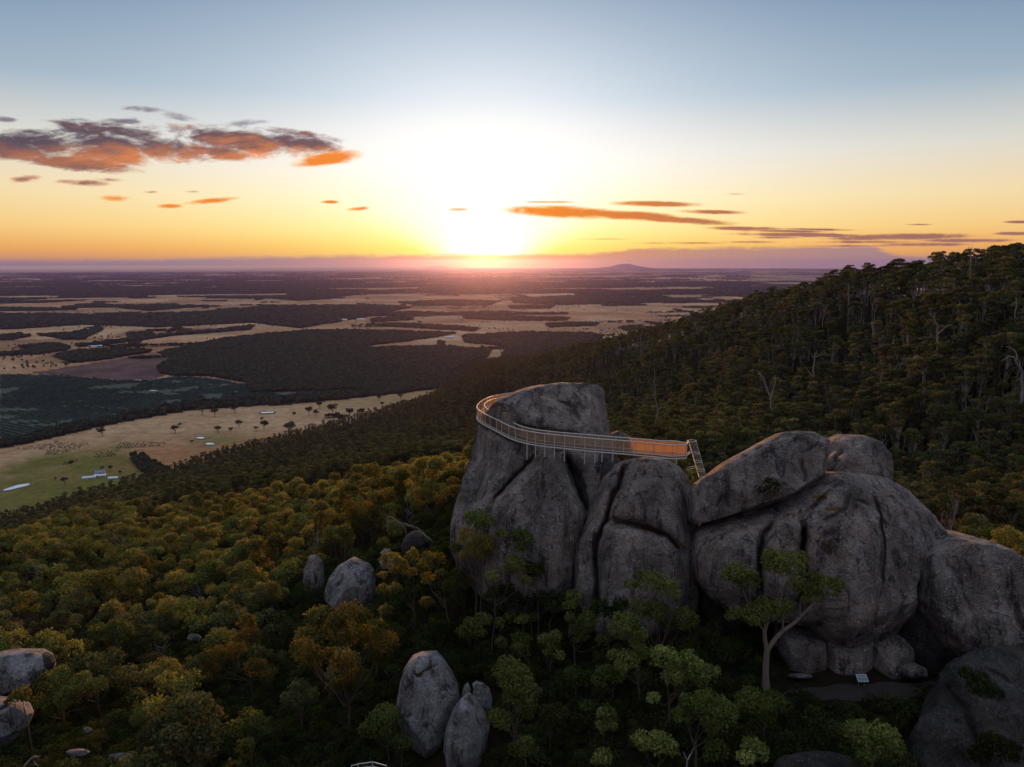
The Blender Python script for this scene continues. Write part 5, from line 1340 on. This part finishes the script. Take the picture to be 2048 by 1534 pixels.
def smooth(P, it=6):
    P = P.copy()
    for _ in range(it): P[1:-1] = P[1:-1] * .5 + (P[:-2] + P[2:]) * .25
    return P
OUT = smooth(resample(on_plane(outer_px, RAILZ), 0.35), 4); INN = smooth(resample(on_plane(inner_px, RAILZ), 0.35), 3)
wroot = empty('skywalk', (float(OUT[len(OUT) // 2][0]), float(OUT[len(OUT) // 2][1]), DECKZ))
tag(wroot, 'curved steel lookout walkway with mesh railings bolted round the granite monolith', 'walkway')
def tube_part(name, P, r, mat, parent, sides=8):
    v, q = tubes([(np.asarray(P, float), np.full(len(P), r))], sides)
    off = np.array(wroot.location) if parent is not None else 0
    return link(name, mesh_np(name, v - off, q, True, mat), parent)
def tubes_part(name, paths, mat, parent, sides=6, origin=None):
    v, q = tubes([(np.asarray(p, float), np.full(len(p), r)) for p, r in paths], sides)
    off = np.array(wroot.location) if origin is None else np.array(origin)
    return link(name, mesh_np(name, v - off, q, True, mat), parent)
def densify(a, b, n=2): return np.linspace(a, b, n)
# deck: quad strip between both rails, with an edge beam on each side
m_ = 260
def par(P, t):
    L = np.concatenate([[0], np.cumsum(np.linalg.norm(np.diff(P, axis=0), axis=1))]); return np.stack([np.interp(t * L[-1], L, P[:, k]) for k in range(3)], -1)
tt = np.linspace(0, 1, m_)
# pair the rails by nearest point so the deck keeps its width round the bend
O_ = par(OUT, tt)
I_ = np.array([INN[np.argmin(np.linalg.norm(INN - p, axis=1))] for p in O_])
I_ = smooth(I_, 2)
V = []
for z in (DECKZ, DECKZ - .12):
    V += [[(a[0], a[1], z) for a in O_], [(a[0], a[1], z) for a in I_]]
V = np.array(V).reshape(-1, 3); i = np.arange(m_ - 1)
Qd = [np.stack([i, i + 1, i + 1 + m_, i + m_], -1), np.stack([i + 2 * m_, i + 3 * m_, i + 1 + 3 * m_, i + 1 + 2 * m_], -1),
      np.stack([i, i + 2 * m_, i + 1 + 2 * m_, i + 1], -1), np.stack([i + m_, i + 1 + m_, i + 1 + 3 * m_, i + 3 * m_], -1)]
link('deck', mesh_np('deck', V - np.array(wroot.location), np.concatenate(Qd), False, M_DECK), wroot)
dz = lambda P, d: P + np.array([0, 0, d])
for P, nm in ((OUT, 'handrail'), (INN, 'handrail')):
    tube_part(nm, P, 0.055, M_STEEL, wroot)
for P in (OUT, INN):
    tube_part('bottom_rail', dz(P, DECKZ - RAILZ + 0.08), 0.03, M_STEEL, wroot, 6)
    tube_part('edge_beam', dz(P, DECKZ - RAILZ - 0.16), 0.085, M_STEEL, wroot, 4)
# posts and wire screens
post_px_out = crop([(600,425),(668,436),(738,446),(803,452),(868,458),(938,465),(1003,471),(1073,478),(1140,483),(1209,488),(1281,494),(1351,500),(1423,506),(1495,512),(1565,518),(1657,524)])
def s_of(P, p): 
    k = int(np.argmin(np.linalg.norm(P - p, axis=1))); return k
ks = [s_of(OUT, on_plane([p], RAILZ)[0]) for p in post_px_out]
Lo = np.concatenate([[0], np.cumsum(np.linalg.norm(np.diff(OUT, axis=0), axis=1))])
kk = [0]
for s_ in np.linspace(0, Lo[ks[0]], 17)[1:-1]: kk.append(int(np.argmin(np.abs(Lo - s_))))
posts_out = kk + ks + [len(OUT) - 1]
posts_in = list(range(0, len(INN) - 1, 5)) + [len(INN) - 1]
for P, po in ((OUT, posts_out), (INN, posts_in)):
    for k in po:
        p = P[k]
        tubes_part('post', [(densify(p, p + [0, 0, DECKZ - RAILZ - .2]), .04)], M_STEEL, wroot, 5)
    for a, b in zip(po[:-1], po[1:]):
        seg = P[a:b + 1]
        n = len(seg)
        top = dz(seg, -0.03); bot = dz(seg, DECKZ - RAILZ + 0.08)
        me = mesh_np('screen', np.concatenate([top, bot]) - np.array(wroot.location), np.array([(q, q + 1, n + q + 1, n + q) for q in range(n - 1)]), False, M_MESH)
        link('screen', me, wroot)
# legs standing on the granite
bv = []
bq = []
o_ = 0
RB = [BVHTree.FromPolygons([tuple(v) for v in V_], [tuple(int(k) for k in q) for q in Q_]) for (V_, Q_, _a, _b) in ROCKS[:1]]
leg_len = [None]
leg_px = crop([(607,625),(670,605),(738,605),(803,615),(868,640),(None,None),(1003,655),(1073,645),(1140,640),(1209,635),(None,None),(1351,600),(1423,600),(1495,620),(1567,628),(1655,655)]) if False else \
  [(607,625),(670,605),(738,605),(803,615),(868,640),None,(1003,655),(1073,645),(1140,640),(1209,635),None,(1351,600),(1423,600),(1495,620),(1567,628),(1655,655)]
for k, lp in zip(ks, leg_px):
    if lp is None: continue
    p = OUT[k]; py = 740 + lp[1] / 3.486
    lo, hi = 0.2, 8.0
    for _ in range(30):
        md = (lo + hi) / 2
        if project(p + [0, 0, DECKZ - RAILZ - md])[1] < py: lo = md
        else: hi = md
    tubes_part('support_leg', [(densify(p + [0, 0, DECKZ - RAILZ - .1], p + [0, 0, DECKZ - RAILZ - lo]), .06)], M_STEEL, wroot, 6)
    q2 = p + np.array([0, 0.9, DECKZ - RAILZ - lo * .9])
    tubes_part('brace', [(densify(p + [0, 0, DECKZ - RAILZ - .25], q2), .022)], M_STEEL, wroot, 4)
# caged ladder at the right end
lt = at_z(1384.5, 881.5, RAILZ + .1); lb = at_z(1405, 957, RAILZ - 4.6)
lb = at_y(1406, 957, lt[1] - .6)
ax = lb - lt; n = 22; tpar = np.linspace(0, 1, n)
rad = .38
vert = []
for a in np.linspace(0, 2 * math.pi, 9)[:-1]:
    off = np.array([math.cos(a) * rad, math.sin(a) * rad, 0]); vert.append((np.linspace(lt + off, lb + off, 6), .016))
lad = empty('caged_ladder', (0, 0, 0)); lad.parent = wroot; lad.location = (lt[0] - wroot.location.x, lt[1] - wroot.location.y, lt[2] - wroot.location.z)
tubes_part('cage_bars', vert, M_STEEL, lad, 5, origin=lt)
for t_ in (0, .33, .55, .78, .97):
    c = lt + ax * t_; aa = np.linspace(0, 2 * math.pi, 15)
    ringp = np.stack([c[0] + rad * np.cos(aa), c[1] + rad * np.sin(aa), c[2] + 0 * aa], -1)
    tubes_part('hoop', [(ringp, .026)], M_STEEL, lad, 5, origin=lt)
rg2 = []
for t_ in np.linspace(0.04, .98, 20):
    c = lt + ax * t_; rg2.append((densify(c + [-rad * .9, -.1, 0], c + [-rad * .9, .3, 0]), .014))
tubes_part('rungs', rg2, M_STEEL, lad, 4, origin=lt)
# small bracing frame between ladder and tower, and the end gate
e1 = OUT[-1]; e2 = INN[-1]
tubes_part('end_rail', [(densify(e1, lt + [-rad, -.1, 0]), .03), (densify(e2, lt + [-rad, .1, 0]), .03), (densify(e1 + [0, 0, -1.1], lt + [-.1, -.2, -1.1]), .04), (densify(e2 + [0, 0, -1.1], lt + [-.1, .2, -1.1]), .04)], M_STEEL, wroot)
for dx, pyq in ((0, 940), (0, 936)):
    a = at_y(1373, pyq, lt[1] - .3 + (.5 if pyq == 936 else 0)); b = at_y(1388, pyq - 4, lt[1] - .3 + (.5 if pyq == 936 else 0))
    tubes_part('brace', [(densify(a, b), .035)], M_STEEL, wroot)
a = at_y(1362, 925, lt[1] - .1)
# ------------------------------------------------------------------ lower lookout rail seen at the bottom edge
y_ = 43.0
rl = [at_y(x, y, y_ + d) for x, y, d in [(703,1531.5,1.0),(716,1528,.4),(745,1524,0),(773,1531.5,.3)]]
lr = empty('lookout_railing', (rl[2][0], rl[2][1], rl[2][2] - 1.1)); tag(lr, 'white tubular lookout railing just rising over the bottom edge', 'railing')
tubes_part('handrail', [(np.array(rl), .03)], M_RAIL := simple('pale_rail_paint', (.55, .57, .6), .5, 0, .05), lr, 8, origin=lr.location)
tubes_part('mid_rail', [(np.array(rl) - [0, 0, .32], .018)], M_RAIL, lr, 6, origin=lr.location)
for p in rl: tubes_part('post', [(densify(p + [0, 0, .06], p - [0, 0, 1.1]), .028)], M_RAIL, lr, 6, origin=lr.location)
# ------------------------------------------------------------------ info sign on the path
sy = 57.3; sb = ground_hit(1722, 1374)
def P2(px_, py_): return at_y(px_, py_, sb[1])
u_ = 1 / F * project(sb)[2]
sroot = empty('info_sign', sb); tag(sroot, 'small slanted pale information board on two posts by the footing blocks', 'sign')
for sx in (-.26, .26): tubes_part('post', [(densify(sb + [sx, 0, -.1], sb + [sx, 0, .78]), .035)], simple('sign_post', (.2, .22, .25), .6), sroot, 6, origin=sb)
def box(cx, cy, cz, sx, sy_, sz, rot=0.0, rz=0.0):
    v = np.array([(x, y, z) for z in (-.5, .5) for y in (-.5, .5) for x in (-.5, .5)]) * [sx, sy_, sz]
    c, s = math.cos(rot), math.sin(rot); v = np.stack([v[:, 0], v[:, 1] * c - v[:, 2] * s, v[:, 1] * s + v[:, 2] * c], -1)
    c, s = math.cos(rz), math.sin(rz); v = np.stack([v[:, 0] * c - v[:, 1] * s, v[:, 0] * s + v[:, 1] * c, v[:, 2]], -1)
    return v + [cx, cy, cz], np.array([(0, 2, 3, 1), (4, 5, 7, 6), (0, 1, 5, 4), (2, 6, 7, 3), (0, 4, 6, 2), (1, 3, 7, 5)])
def box_part(name, args, mat, parent):
    v, q = box(*args); return link(name, mesh_np(name, v, q, False, mat), parent)
box_part('panel', (0, -.05, .92, .98, .70, .045, R(35), 0), simple('sign_panel', (.30, .36, .42), .4, 0, .12, 6), sroot)
for k in range(4):
    box_part('text_block', ((-.28 + .28 * (k % 3)) if k < 3 else 0, -.05 - .02 - (.08 if k < 3 else -.14), .92 + .026 + (-.06 if k < 3 else .11), .2 if k < 3 else .7, .28 if k < 3 else .08, .006, R(35), 0), simple('sign_print', (.12, .16, .18), .6), sroot)
# dirt path
def path_sheet():
    xs = np.linspace(1535, 1885, 60); V = []
    for x in xs:
        t = (x - 1535) / 350
        top = np.interp(t, [0, .25, .6, 1], [1392, 1376, 1368, 1366]); bot = np.interp(t, [0, .25, .6, 1], [1412, 1404, 1402, 1392])
        for q in np.linspace(0, 1, 7):
            g_ = ground_hit(x, top + (bot - top) * q + 2.5 * math.sin(x * .07 + q))
            V.append((g_[0], g_[1], float(H(g_[0], g_[1])) + .05))
    Q = [(a * 7 + b, a * 7 + b + 1, (a + 1) * 7 + b + 1, (a + 1) * 7 + b) for a in range(59) for b in range(6)]
    return mesh_np('path', np.array(V), np.array(Q), True, simple('path_dirt', (.036, .032, .032), 1, 0, .4, 1.5))
tag(link('path', path_sheet()), kind='structure')
# ------------------------------------------------------------------ dead trees
def limb(P, r0, r1, rg, n=None):
    P = np.array(P, float); L = np.concatenate([[0], np.cumsum(np.linalg.norm(np.diff(P, axis=0), axis=1))]); n = max(5, len(P) * 3)
    q = np.linspace(0, L[-1], n); C_ = np.stack([np.interp(q, L, P[:, k]) for k in range(3)], -1); C_ = smooth(C_, 1)
    C_[1:-1] += rg.normal(0, L[-1] * .008, (n - 2, 3))
    return (C_, np.linspace(r0, r1, n))
def dead(lines, label, mat, dist=None, extra=10.0, seed=0, scale_r=1.0, twig=3):
    """lines: [(pixel polyline, base radius px, tip radius px)], the first starts at the foot"""
    rg = np.random.default_rng(seed); b = ground_hit(*lines[0][0][0], extra) if dist is None else at_y(lines[0][0][0][0], lines[0][0][0][1], dist)
    y0 = b[1]; k = project(b)[2] / F
    paths = []
    for pts_, r0, r1 in lines:
        P = [at_y(x, y, y0 + rg.normal(0, 1.2) * k * 4) for x, y in pts_]
        P[0] = at_y(pts_[0][0], pts_[0][1], y0)
        paths.append(limb(P, r0 * k * scale_r, r1 * k * scale_r, rg))
        for _ in range(twig):
            c = paths[-1][0]; j = rg.integers(len(c) // 2, len(c)); L = np.linalg.norm(c[-1] - c[0]) * rg.uniform(.12, .3)
            e = c[j] + np.array([rg.normal(), rg.normal() * .6, abs(rg.normal()) * .9]) * L * .6
            paths.append(limb([c[j], (c[j] + e) / 2 + rg.normal(0, L * .08, 3), e], r1 * k * .7, r1 * k * .25, rg))
    foot = paths[0][0][0].copy(); gz = float(H(foot[0], foot[1]))
    if dist is None and foot[2] > gz: paths.append((np.array([foot + [0, 0, .1], [foot[0], foot[1], gz - .5]]), np.array([lines[0][1] * k, lines[0][1] * k * 1.1])))
    v, q = tubes(paths, 6)
    base = np.array([foot[0], foot[1], min(foot[2], gz)])
    o = link('dead_tree', mesh_np('dead_tree', v - base, q, True, mat), None, base)
    tag(o, label, 'dead tree')
def c4(pts): return [(1600 + x / 4.51, 480 + y / 4.51) for x, y in pts]
def c5(pts): return [(1024 + x / 2, 480 + y / 2) for x, y in pts]
D = [
 ([(c4([(1230,1150),(1238,1000),(1243,860),(1235,770),(1205,700),(1170,650)]),2.9,.7),(c4([(1243,850),(1280,815),(1330,775),(1380,760)]),1.3,.4),(c4([(1225,760),(1190,725),(1150,712)]),1.0,.3)],'thick pale dead trunk with a curved arm to the right, largest on the upper hillside'),
 ([(c4([(680,1000),(675,900),(655,730)]),2.8,2.0)],'broken topped pale dead trunk left of the thick armed one'),
 ([(c4([(742,1165),(725,1080),(700,980)]),1.6,.8)],'short leaning dead stem below the broken topped trunk'),
 ([(c4([(825,1110),(832,1000),(845,910),(858,850)]),1.7,.7)],'slim pale dead stem right of the broken topped trunk'),
 ([(c4([(978,1140),(972,1010),(975,850)]),1.5,.8)],'straight slim dead stem halfway between the slim pale one and the thick armed one'),
 ([(c4([(1300,1120),(1310,1050),(1330,985),(1318,910)]),1.3,.4),(c4([(1325,980),(1345,930),(1340,900)]),.8,.3)],'crooked thin dead tree directly right of the thick armed trunk'),
 ([(c4([(1375,1025),(1390,940),(1425,850)]),2.6,.8),(c4([(1385,960),(1380,900),(1400,870)]),1.5,.5)],'stubby split dead trunk on the upper hillside'),
 ([(c4([(1640,1165),(1660,1090),(1670,1035)]),2.8,1.8),(c4([(1660,1090),(1690,1050)]),1.5,.8)],'short jagged dead stump near the right edge'),
 ([(c4([(1705,680),(1720,640),(1755,590),(1765,560),(1755,470)]),2.2,.5),(c4([(1765,575),(1800,605),(1900,610),(1945,620)]),.8,.3)],'bent pale dead limb high near the right edge'),
 ([(c4([(1925,930),(1938,800),(1945,700),(1950,520)]),2.2,.6),(c4([(1945,710),(1990,700),(2020,690)]),.9,.3)],'tall straight dead trunk close to the right edge'),
 ([(c4([(1790,1110),(1815,980),(1860,850)]),2.4,.9),(c4([(1835,890),(1800,840)]),.9,.3)],'leaning dead trunk below the tall straight one at the right'),
 ([(c4([(1990,1500),(2005,1350),(2000,1190),(1960,1110),(1940,1060),(1880,1050),(1820,1090)]),4.0,.9),(c4([(1960,1080),(1955,1020),(1900,970),(1850,960)]),1.5,.5),(c4([(2000,1190),(1985,1150),(1975,1090)]),1.5,.6)],'largest twisted dead tree at the right edge of the hillside'),
 ([(c4([(145,1450),(130,1300),(120,1160),(135,1020)]),2.4,1.0),(c4([(120,1240),(70,1180),(40,1130)]),1.2,.4),(c4([(130,1060),(180,1040),(240,1020)]),1.0,.3),(c4([(125,1070),(95,1020),(75,980)]),.9,.3)],'many armed pale dead tree above the sloping boulder'),
 ([(c4([(1100,1290),(1085,1220),(1080,1160)]),1.8,.7)],'small dead stub low on the hillside under the thick armed trunk'),
 ([(c4([(440,720),(442,560),(438,390)]),1.6,.9),(c4([(445,520),(480,490),(485,450)]),.7,.3)],'tall thin dead tree at the upper left part of the hillside'),
 ([(c4([(1530,380),(1540,200),(1545,120),(1520,60)]),1.7,.4),(c4([(1540,130),(1580,90),(1600,95)]),.6,.25),(c4([(1545,110),(1550,50)]),.6,.2)],'bare dead tree standing up against the sky on the crest'),
 ([(c5([(1045,780),(1040,700),(1035,620),(1000,550),(980,520)]),2.4,.8),(c5([(1035,630),(1050,580),(1055,540)]),1.3,.4),(c5([(1030,640),(1020,580),(1005,540)]),1.0,.3)],'tall forked bare dead tree right behind the top of the sloping boulder'),
 ([(c5([(580,790),(582,700),(575,640),(570,520)]),1.8,.5),(c5([(580,690),(600,660)]),.7,.3),(c5([(578,720),(550,760)]),.7,.3)],'thin bare dead tree behind the straight run of railing'),
 ([(c5([(560,800),(540,770),(530,755)]),1.0,.4),(c5([(552,790),(558,765),(575,760)]),.8,.3)],'low bare shrub skeleton just behind the railing'),
 ([(c5([(516,495),(517,440),(514,370)]),1.0,.5)],'thin grey dead stem on the middle of the ridge'),
 ([(c5([(735,430),(737,400),(740,350)]),1.1,.5),(c5([(738,390),(722,370)]),.5,.2),(c5([(738,385),(755,360)]),.5,.2)],'short dead tree just under the crest left of centre'),
 ([(c5([(910,480),(912,430)]),1.1,.6)],'short dead stem in the middle of the hillside'),
 ([(c5([(1300,700),(1305,650)]),1.1,.5)],'tiny dead stem low in the hillside forest'),
 ([(c5([(1500,830),(1504,780),(1502,740)]),1.2,.5)],'dead stem above the crest boulder of the pile'),
 ([(c5([(2040,1090),(2020,1060),(1995,1020),(1975,985)]),3.4,.9),(c5([(2010,1045),(2030,1010),(2025,990)]),1.2,.4)],'fallen looking forked dead limb at the right edge above the orange gums'),
]
for i, (ln, lab) in enumerate(D): dead(ln, lab, M_DEAD, seed=i, extra=9.0 if i not in (15, 24) else (16.0 if i == 15 else 3.0))
def c2(pts): return [(760 + x / 4.036, 940 + y / 4.036) for x, y in pts]
dead([(c2([(520,700),(480,690),(440,620),(400,560),(340,490),(260,460),(190,440),(110,400),(60,370)]),2.6,.9),(c2([(300,470),(240,440),(150,455)]),1.0,.4),(c2([(190,445),(215,520),(215,590),(190,640)]),1.1,.5),
      (c2([(560,540),(575,490),(590,455),(620,460)]),1.0,.4),(c2([(60,370),(65,440),(60,500)]),1.6,1.0)], 'bare sprawling dead tree arching over the dark boulder left of the monolith', M_DEAD_DARK, dist=93, seed=77)
dead([([(40,1545),(52,1528),(66,1514),(76,1512),(74,1520)],3.0,1.4),([(68,1512),(66,1524),(78,1532)],1.2,.6)], 'curled grey fallen branch in the bottom left corner', M_DEAD_DARK, dist=46, seed=78)
dead([([(62,1368),(45,1380),(32,1390)],1.4,.6),([(50,1376),(62,1362)],1,.5)], 'thin grey stick lying across the mottled boulder', M_DEAD_DARK, dist=60, seed=79, twig=1)
def c1(pts): return [(1160 + x / 3.38, 1080 + y / 3.38) for x, y in pts]
dead([(c1([(722,1545),(724,1490),(700,1430)]),2.0,.8),(c1([(724,1490),(755,1440),(775,1400)]),1.6,1.1)], 'pale forked dead stick between the two bottom gums', M_DEAD, dist=44, seed=80, twig=0)
dead([([(533,1232),(527,1225),(529,1205),(532,1198)],.9,.5),([(527,1228),(514,1222)],.7,.4)], 'small pale dead fork in the left bush', M_DEAD, dist=ground_hit(530,1240)[1] - 3, seed=81, twig=1)
# ------------------------------------------------------------------ farm, dams, distant sheds
M_ROOFW = simple('pale_roof', (.62, .66, .72), .5, 0, .06, .2); M_ROOFB = simple('blue_roof', (.14, .22, .34), .5, 0, .1, .2); M_WALL = simple('shed_wall', (.55, .55, .54), .8, 0, .05, .3)
def shed(px_, py_, L, W2, h, rz, roof, label, name='farm_building', windows=3):
    b = at_z(px_, py_, 0.0); root = empty(name, b, rz); tag(root, label, 'building')
    v, q = box(0, 0, h / 2, L, W2, h); link('wall', mesh_np('wall', v, q[[0, 2, 3, 4, 5]], False, M_WALL), root)
    e = .6; rh = W2 * .22
    v = np.array([(-L/2-e, -W2/2-e, h-.15), (L/2+e, -W2/2-e, h-.15), (L/2+e, W2/2+e, h-.15), (-L/2-e, W2/2+e, h-.15), (-L/2-e, 0, h+rh), (L/2+e, 0, h+rh)])
    me = bpy.data.meshes.new('roof'); me.from_pydata([tuple(k) for k in v], [], [(0,1,5,4),(2,3,4,5),(0,4,3),(1,2,5),(3,2,1,0)]); me.materials.append(roof); link('roof', me, root)
    dk = simple('dark_opening', (.04, .04, .05), .4)
    for k in range(windows):
        x = -L / 2 + L * (k + .5) / windows
        box_part('window', (x, -W2 / 2 - .03, h * .5, 1.6, .08, 1.3), dk, root)
    box_part('door', (L * .1, -W2 / 2 - .04, 1.1, 1.3, .1, 2.2), dk, root)
    return root
shed(179, 957, 22, 9, 3.2, R(22), M_ROOFW, 'long pale shed at the left end of the farm')
shed(201, 947, 17, 13, 4.4, R(22), M_ROOFB, 'farmhouse with a blue roof in the middle of the farm')
shed(205, 953, 13, 8, 3.2, R(22), M_ROOFW, 'small pale shed directly in front of the blue roofed farmhouse')
shed(227, 958, 16, 9, 3.2, R(10), M_ROOFW, 'pale shed at the right end of the farm')
shed(193, 953, 7, 8, 3.0, R(22), M_ROOFW, 'narrow white lean to between the long shed and the farmhouse', windows=1)
shed(292, 958, 14, 7, 3, R(14), M_ROOFW, 'white building half hidden at the forest edge right of the farm')
shed(446, 925, 18, 10, 3.4, R(25), M_ROOFB, 'blue roofed building at the forest edge below the row of hay bales')
shed(436, 928, 9, 7, 3, R(25), M_ROOFW, 'white shed beside the blue roofed building at the forest edge')
for k, (x_, y_, lab) in enumerate([(186,694.5,'pale distant farm shed under the long tree belt'),(204,693.5,'second distant farm shed right of the pale one under the tree belt'),(686,641.5,'distant long shed at the edge of the far plantation'),(722,640.5,'distant white shed right of the far plantation'),
    (764,740,'white shed in the clearing inside the big plantation'),(899,676,'small white building by the tip of the big plantation'),(1190,646,'white homestead far out on the plain toward the hill'),(172,660.5,'tiny pale shed beside the woodland block at the left')]):
    s_ = at_z(x_, y_, 0)[1] / 3000
    shed(x_, y_, 34 * s_, 14 * s_, 5 * s_, R(8), M_ROOFW, lab)
M_WATER = simple('dam_water_painted_sheen', (.78, .80, .84), .08, 0, .03, .02)  # pale base colour paints in the sky reflected on the water
M_BANK = simple('dam_bank', (.16, .13, .08), 1, 0, .2, .1)
def dam(poly, label):
    P = at_z(np.array([p[0] for p in poly], float), np.array([p[1] for p in poly], float), 0.0)
    c = P.mean(0); z = 1.6
    n = 40; L = np.vstack([P, P[:1]]); s_ = np.concatenate([[0], np.cumsum(np.linalg.norm(np.diff(L, axis=0), axis=1))]); q = np.linspace(0, s_[-1], n, endpoint=False)
    ring = np.stack([np.interp(q, s_, L[:, k]) for k in range(3)], -1)
    for _ in range(2): ring = ring * .5 + (np.roll(ring, 1, 0) + np.roll(ring, -1, 0)) * .25
    ring = c + (ring - c) * (1.05 + .12 * np.array([math.sin(3 * t + c[0]) * .5 + math.sin(5 * t + c[1]) * .3 for t in np.linspace(0, 6.283, n, endpoint=False)]))[:, None]; r3 = [ring + [0, 0, z], c + (ring - c) * 1.10 + [0, 0, z + 1.0], c + (ring - c) * 1.35 + [0, 0, -.5]]
    me = bpy.data.meshes.new('water'); me.from_pydata([tuple(v) for v in r3[0]], [], [tuple(range(n))]); me.materials.append(M_WATER)
    if me.polygons[0].normal.z < 0: me.flip_normals()
    tag(link('dam_water', me), kind='structure')
    V = np.concatenate(r3); j = np.arange(n); jn = (j + 1) % n
    Q = np.concatenate([np.stack([j + k * n, jn + k * n, jn + (k + 1) * n, j + (k + 1) * n], -1) for k in (0, 1)])
    tag(link('dam_bank', mesh_np('dam_bank', V, Q, True, M_BANK)), kind='structure')
def ell(x, y, a, b): return [(x + a * math.cos(t), y + b * math.sin(t)) for t in np.linspace(0, 2 * math.pi, 14, endpoint=False)]
dam([(8,981),(20,976),(38,971),(56,968.5),(62,970.5),(44,976),(24,981),(12,983)], '')
dam(ell(401, 877, 9, 2.0), ''); dam(ell(420, 889, 9, 2.2), ''); dam([(523,825),(547,824),(548,826.5),(524,828)], '')
for x_, y_, a_, b_ in [(307,782,8,.9),(280,761,4,.7),(511,803,3,.7),(522,622,6,.8),(290,630,9,.6),(113,884,4,.5)]: dam(ell(x_, y_, a_, b_), '')
# hay bales in a row by the forest edge
M_HAY = simple('hay', (.07, .06, .04), 1, 0, .3, .5)
for k in range(9):
    b = at_z(426 + k * 5.0, 917.5 - k * 1.25, 0.0)
    a_ = np.linspace(0, 2 * math.pi, 17)[:-1]; prof = [(0, -1.5), (1.1, -1.5), (1.3, -1.3), (1.3, 1.3), (1.1, 1.5), (0, 1.5)]
    V = np.array([(r_ * math.cos(t) * 1.5, w_ , 1.9 + r_ * math.sin(t) * 1.5) for r_, w_ in prof for t in a_]); i = np.arange(5)[:, None] * 16; j = np.arange(16)
    Q = np.stack([i + j, i + (j + 1) % 16, i + 16 + (j + 1) % 16, i + 16 + j], -1).reshape(-1, 4)
    o = link('hay_bale', mesh_np('hay_bale', V, Q, True, M_HAY), None, b); tag(o, 'dark round bale in the row above the blue roofed building', 'bale', 'bales in a row')

# bare saplings poking out of the left bush
rgd = np.random.default_rng(5); BS = []
for i in range(3):
    ps = [(curve((0, 0, -.3), (rgd.normal(0, .3), 0, 4.4), rgd, .05, 8), np.linspace(.09, .03, 8))]
    for q in range(9):
        z0 = rgd.uniform(2.0, 4.2); a_ = rgd.uniform(0, 6.28); L_ = rgd.uniform(.8, 1.9)
        e_ = (math.cos(a_) * L_, math.sin(a_) * L_, z0 + L_ * rgd.uniform(.4, 1.2)); c_ = curve((0, 0, z0), e_, rgd, .12, 6); ps.append((c_, np.linspace(.045, .012, 6)))
        for w in range(2): ps.append((curve(c_[3], c_[3] + rgd.normal(0, .45, 3) + [0, 0, .3], rgd, .1, 4), np.linspace(.02, .008, 4)))
    v, q = tubes(ps, 5); BS.append(mesh_np('dead_tree', v, q, True, M_DEAD_DARK))
for i, (x_, y_) in enumerate([(150,1292),(235,1235),(330,1330),(405,1218),(470,1160),(560,1215),(610,1075),(85,1180),(520,1095),(360,1105),(255,1130),(820,1050),(690,1090),(640,1140),(480,1310),(1480,1150)][:15]):
    b = ground_hit(x_, y_ + 20); o = link('dead_tree', BS[i % 3], None, b); o.rotation_euler.z = i * 1.7; k = 1.0 + .35 * math.sin(i * 2.1) + .2; o.scale = (k, k, k * 1.15)
    tag(o, 'bare grey twiggy sapling poking out of the thick bush left of the boulders', 'dead tree', 'bare saplings in the left bush')
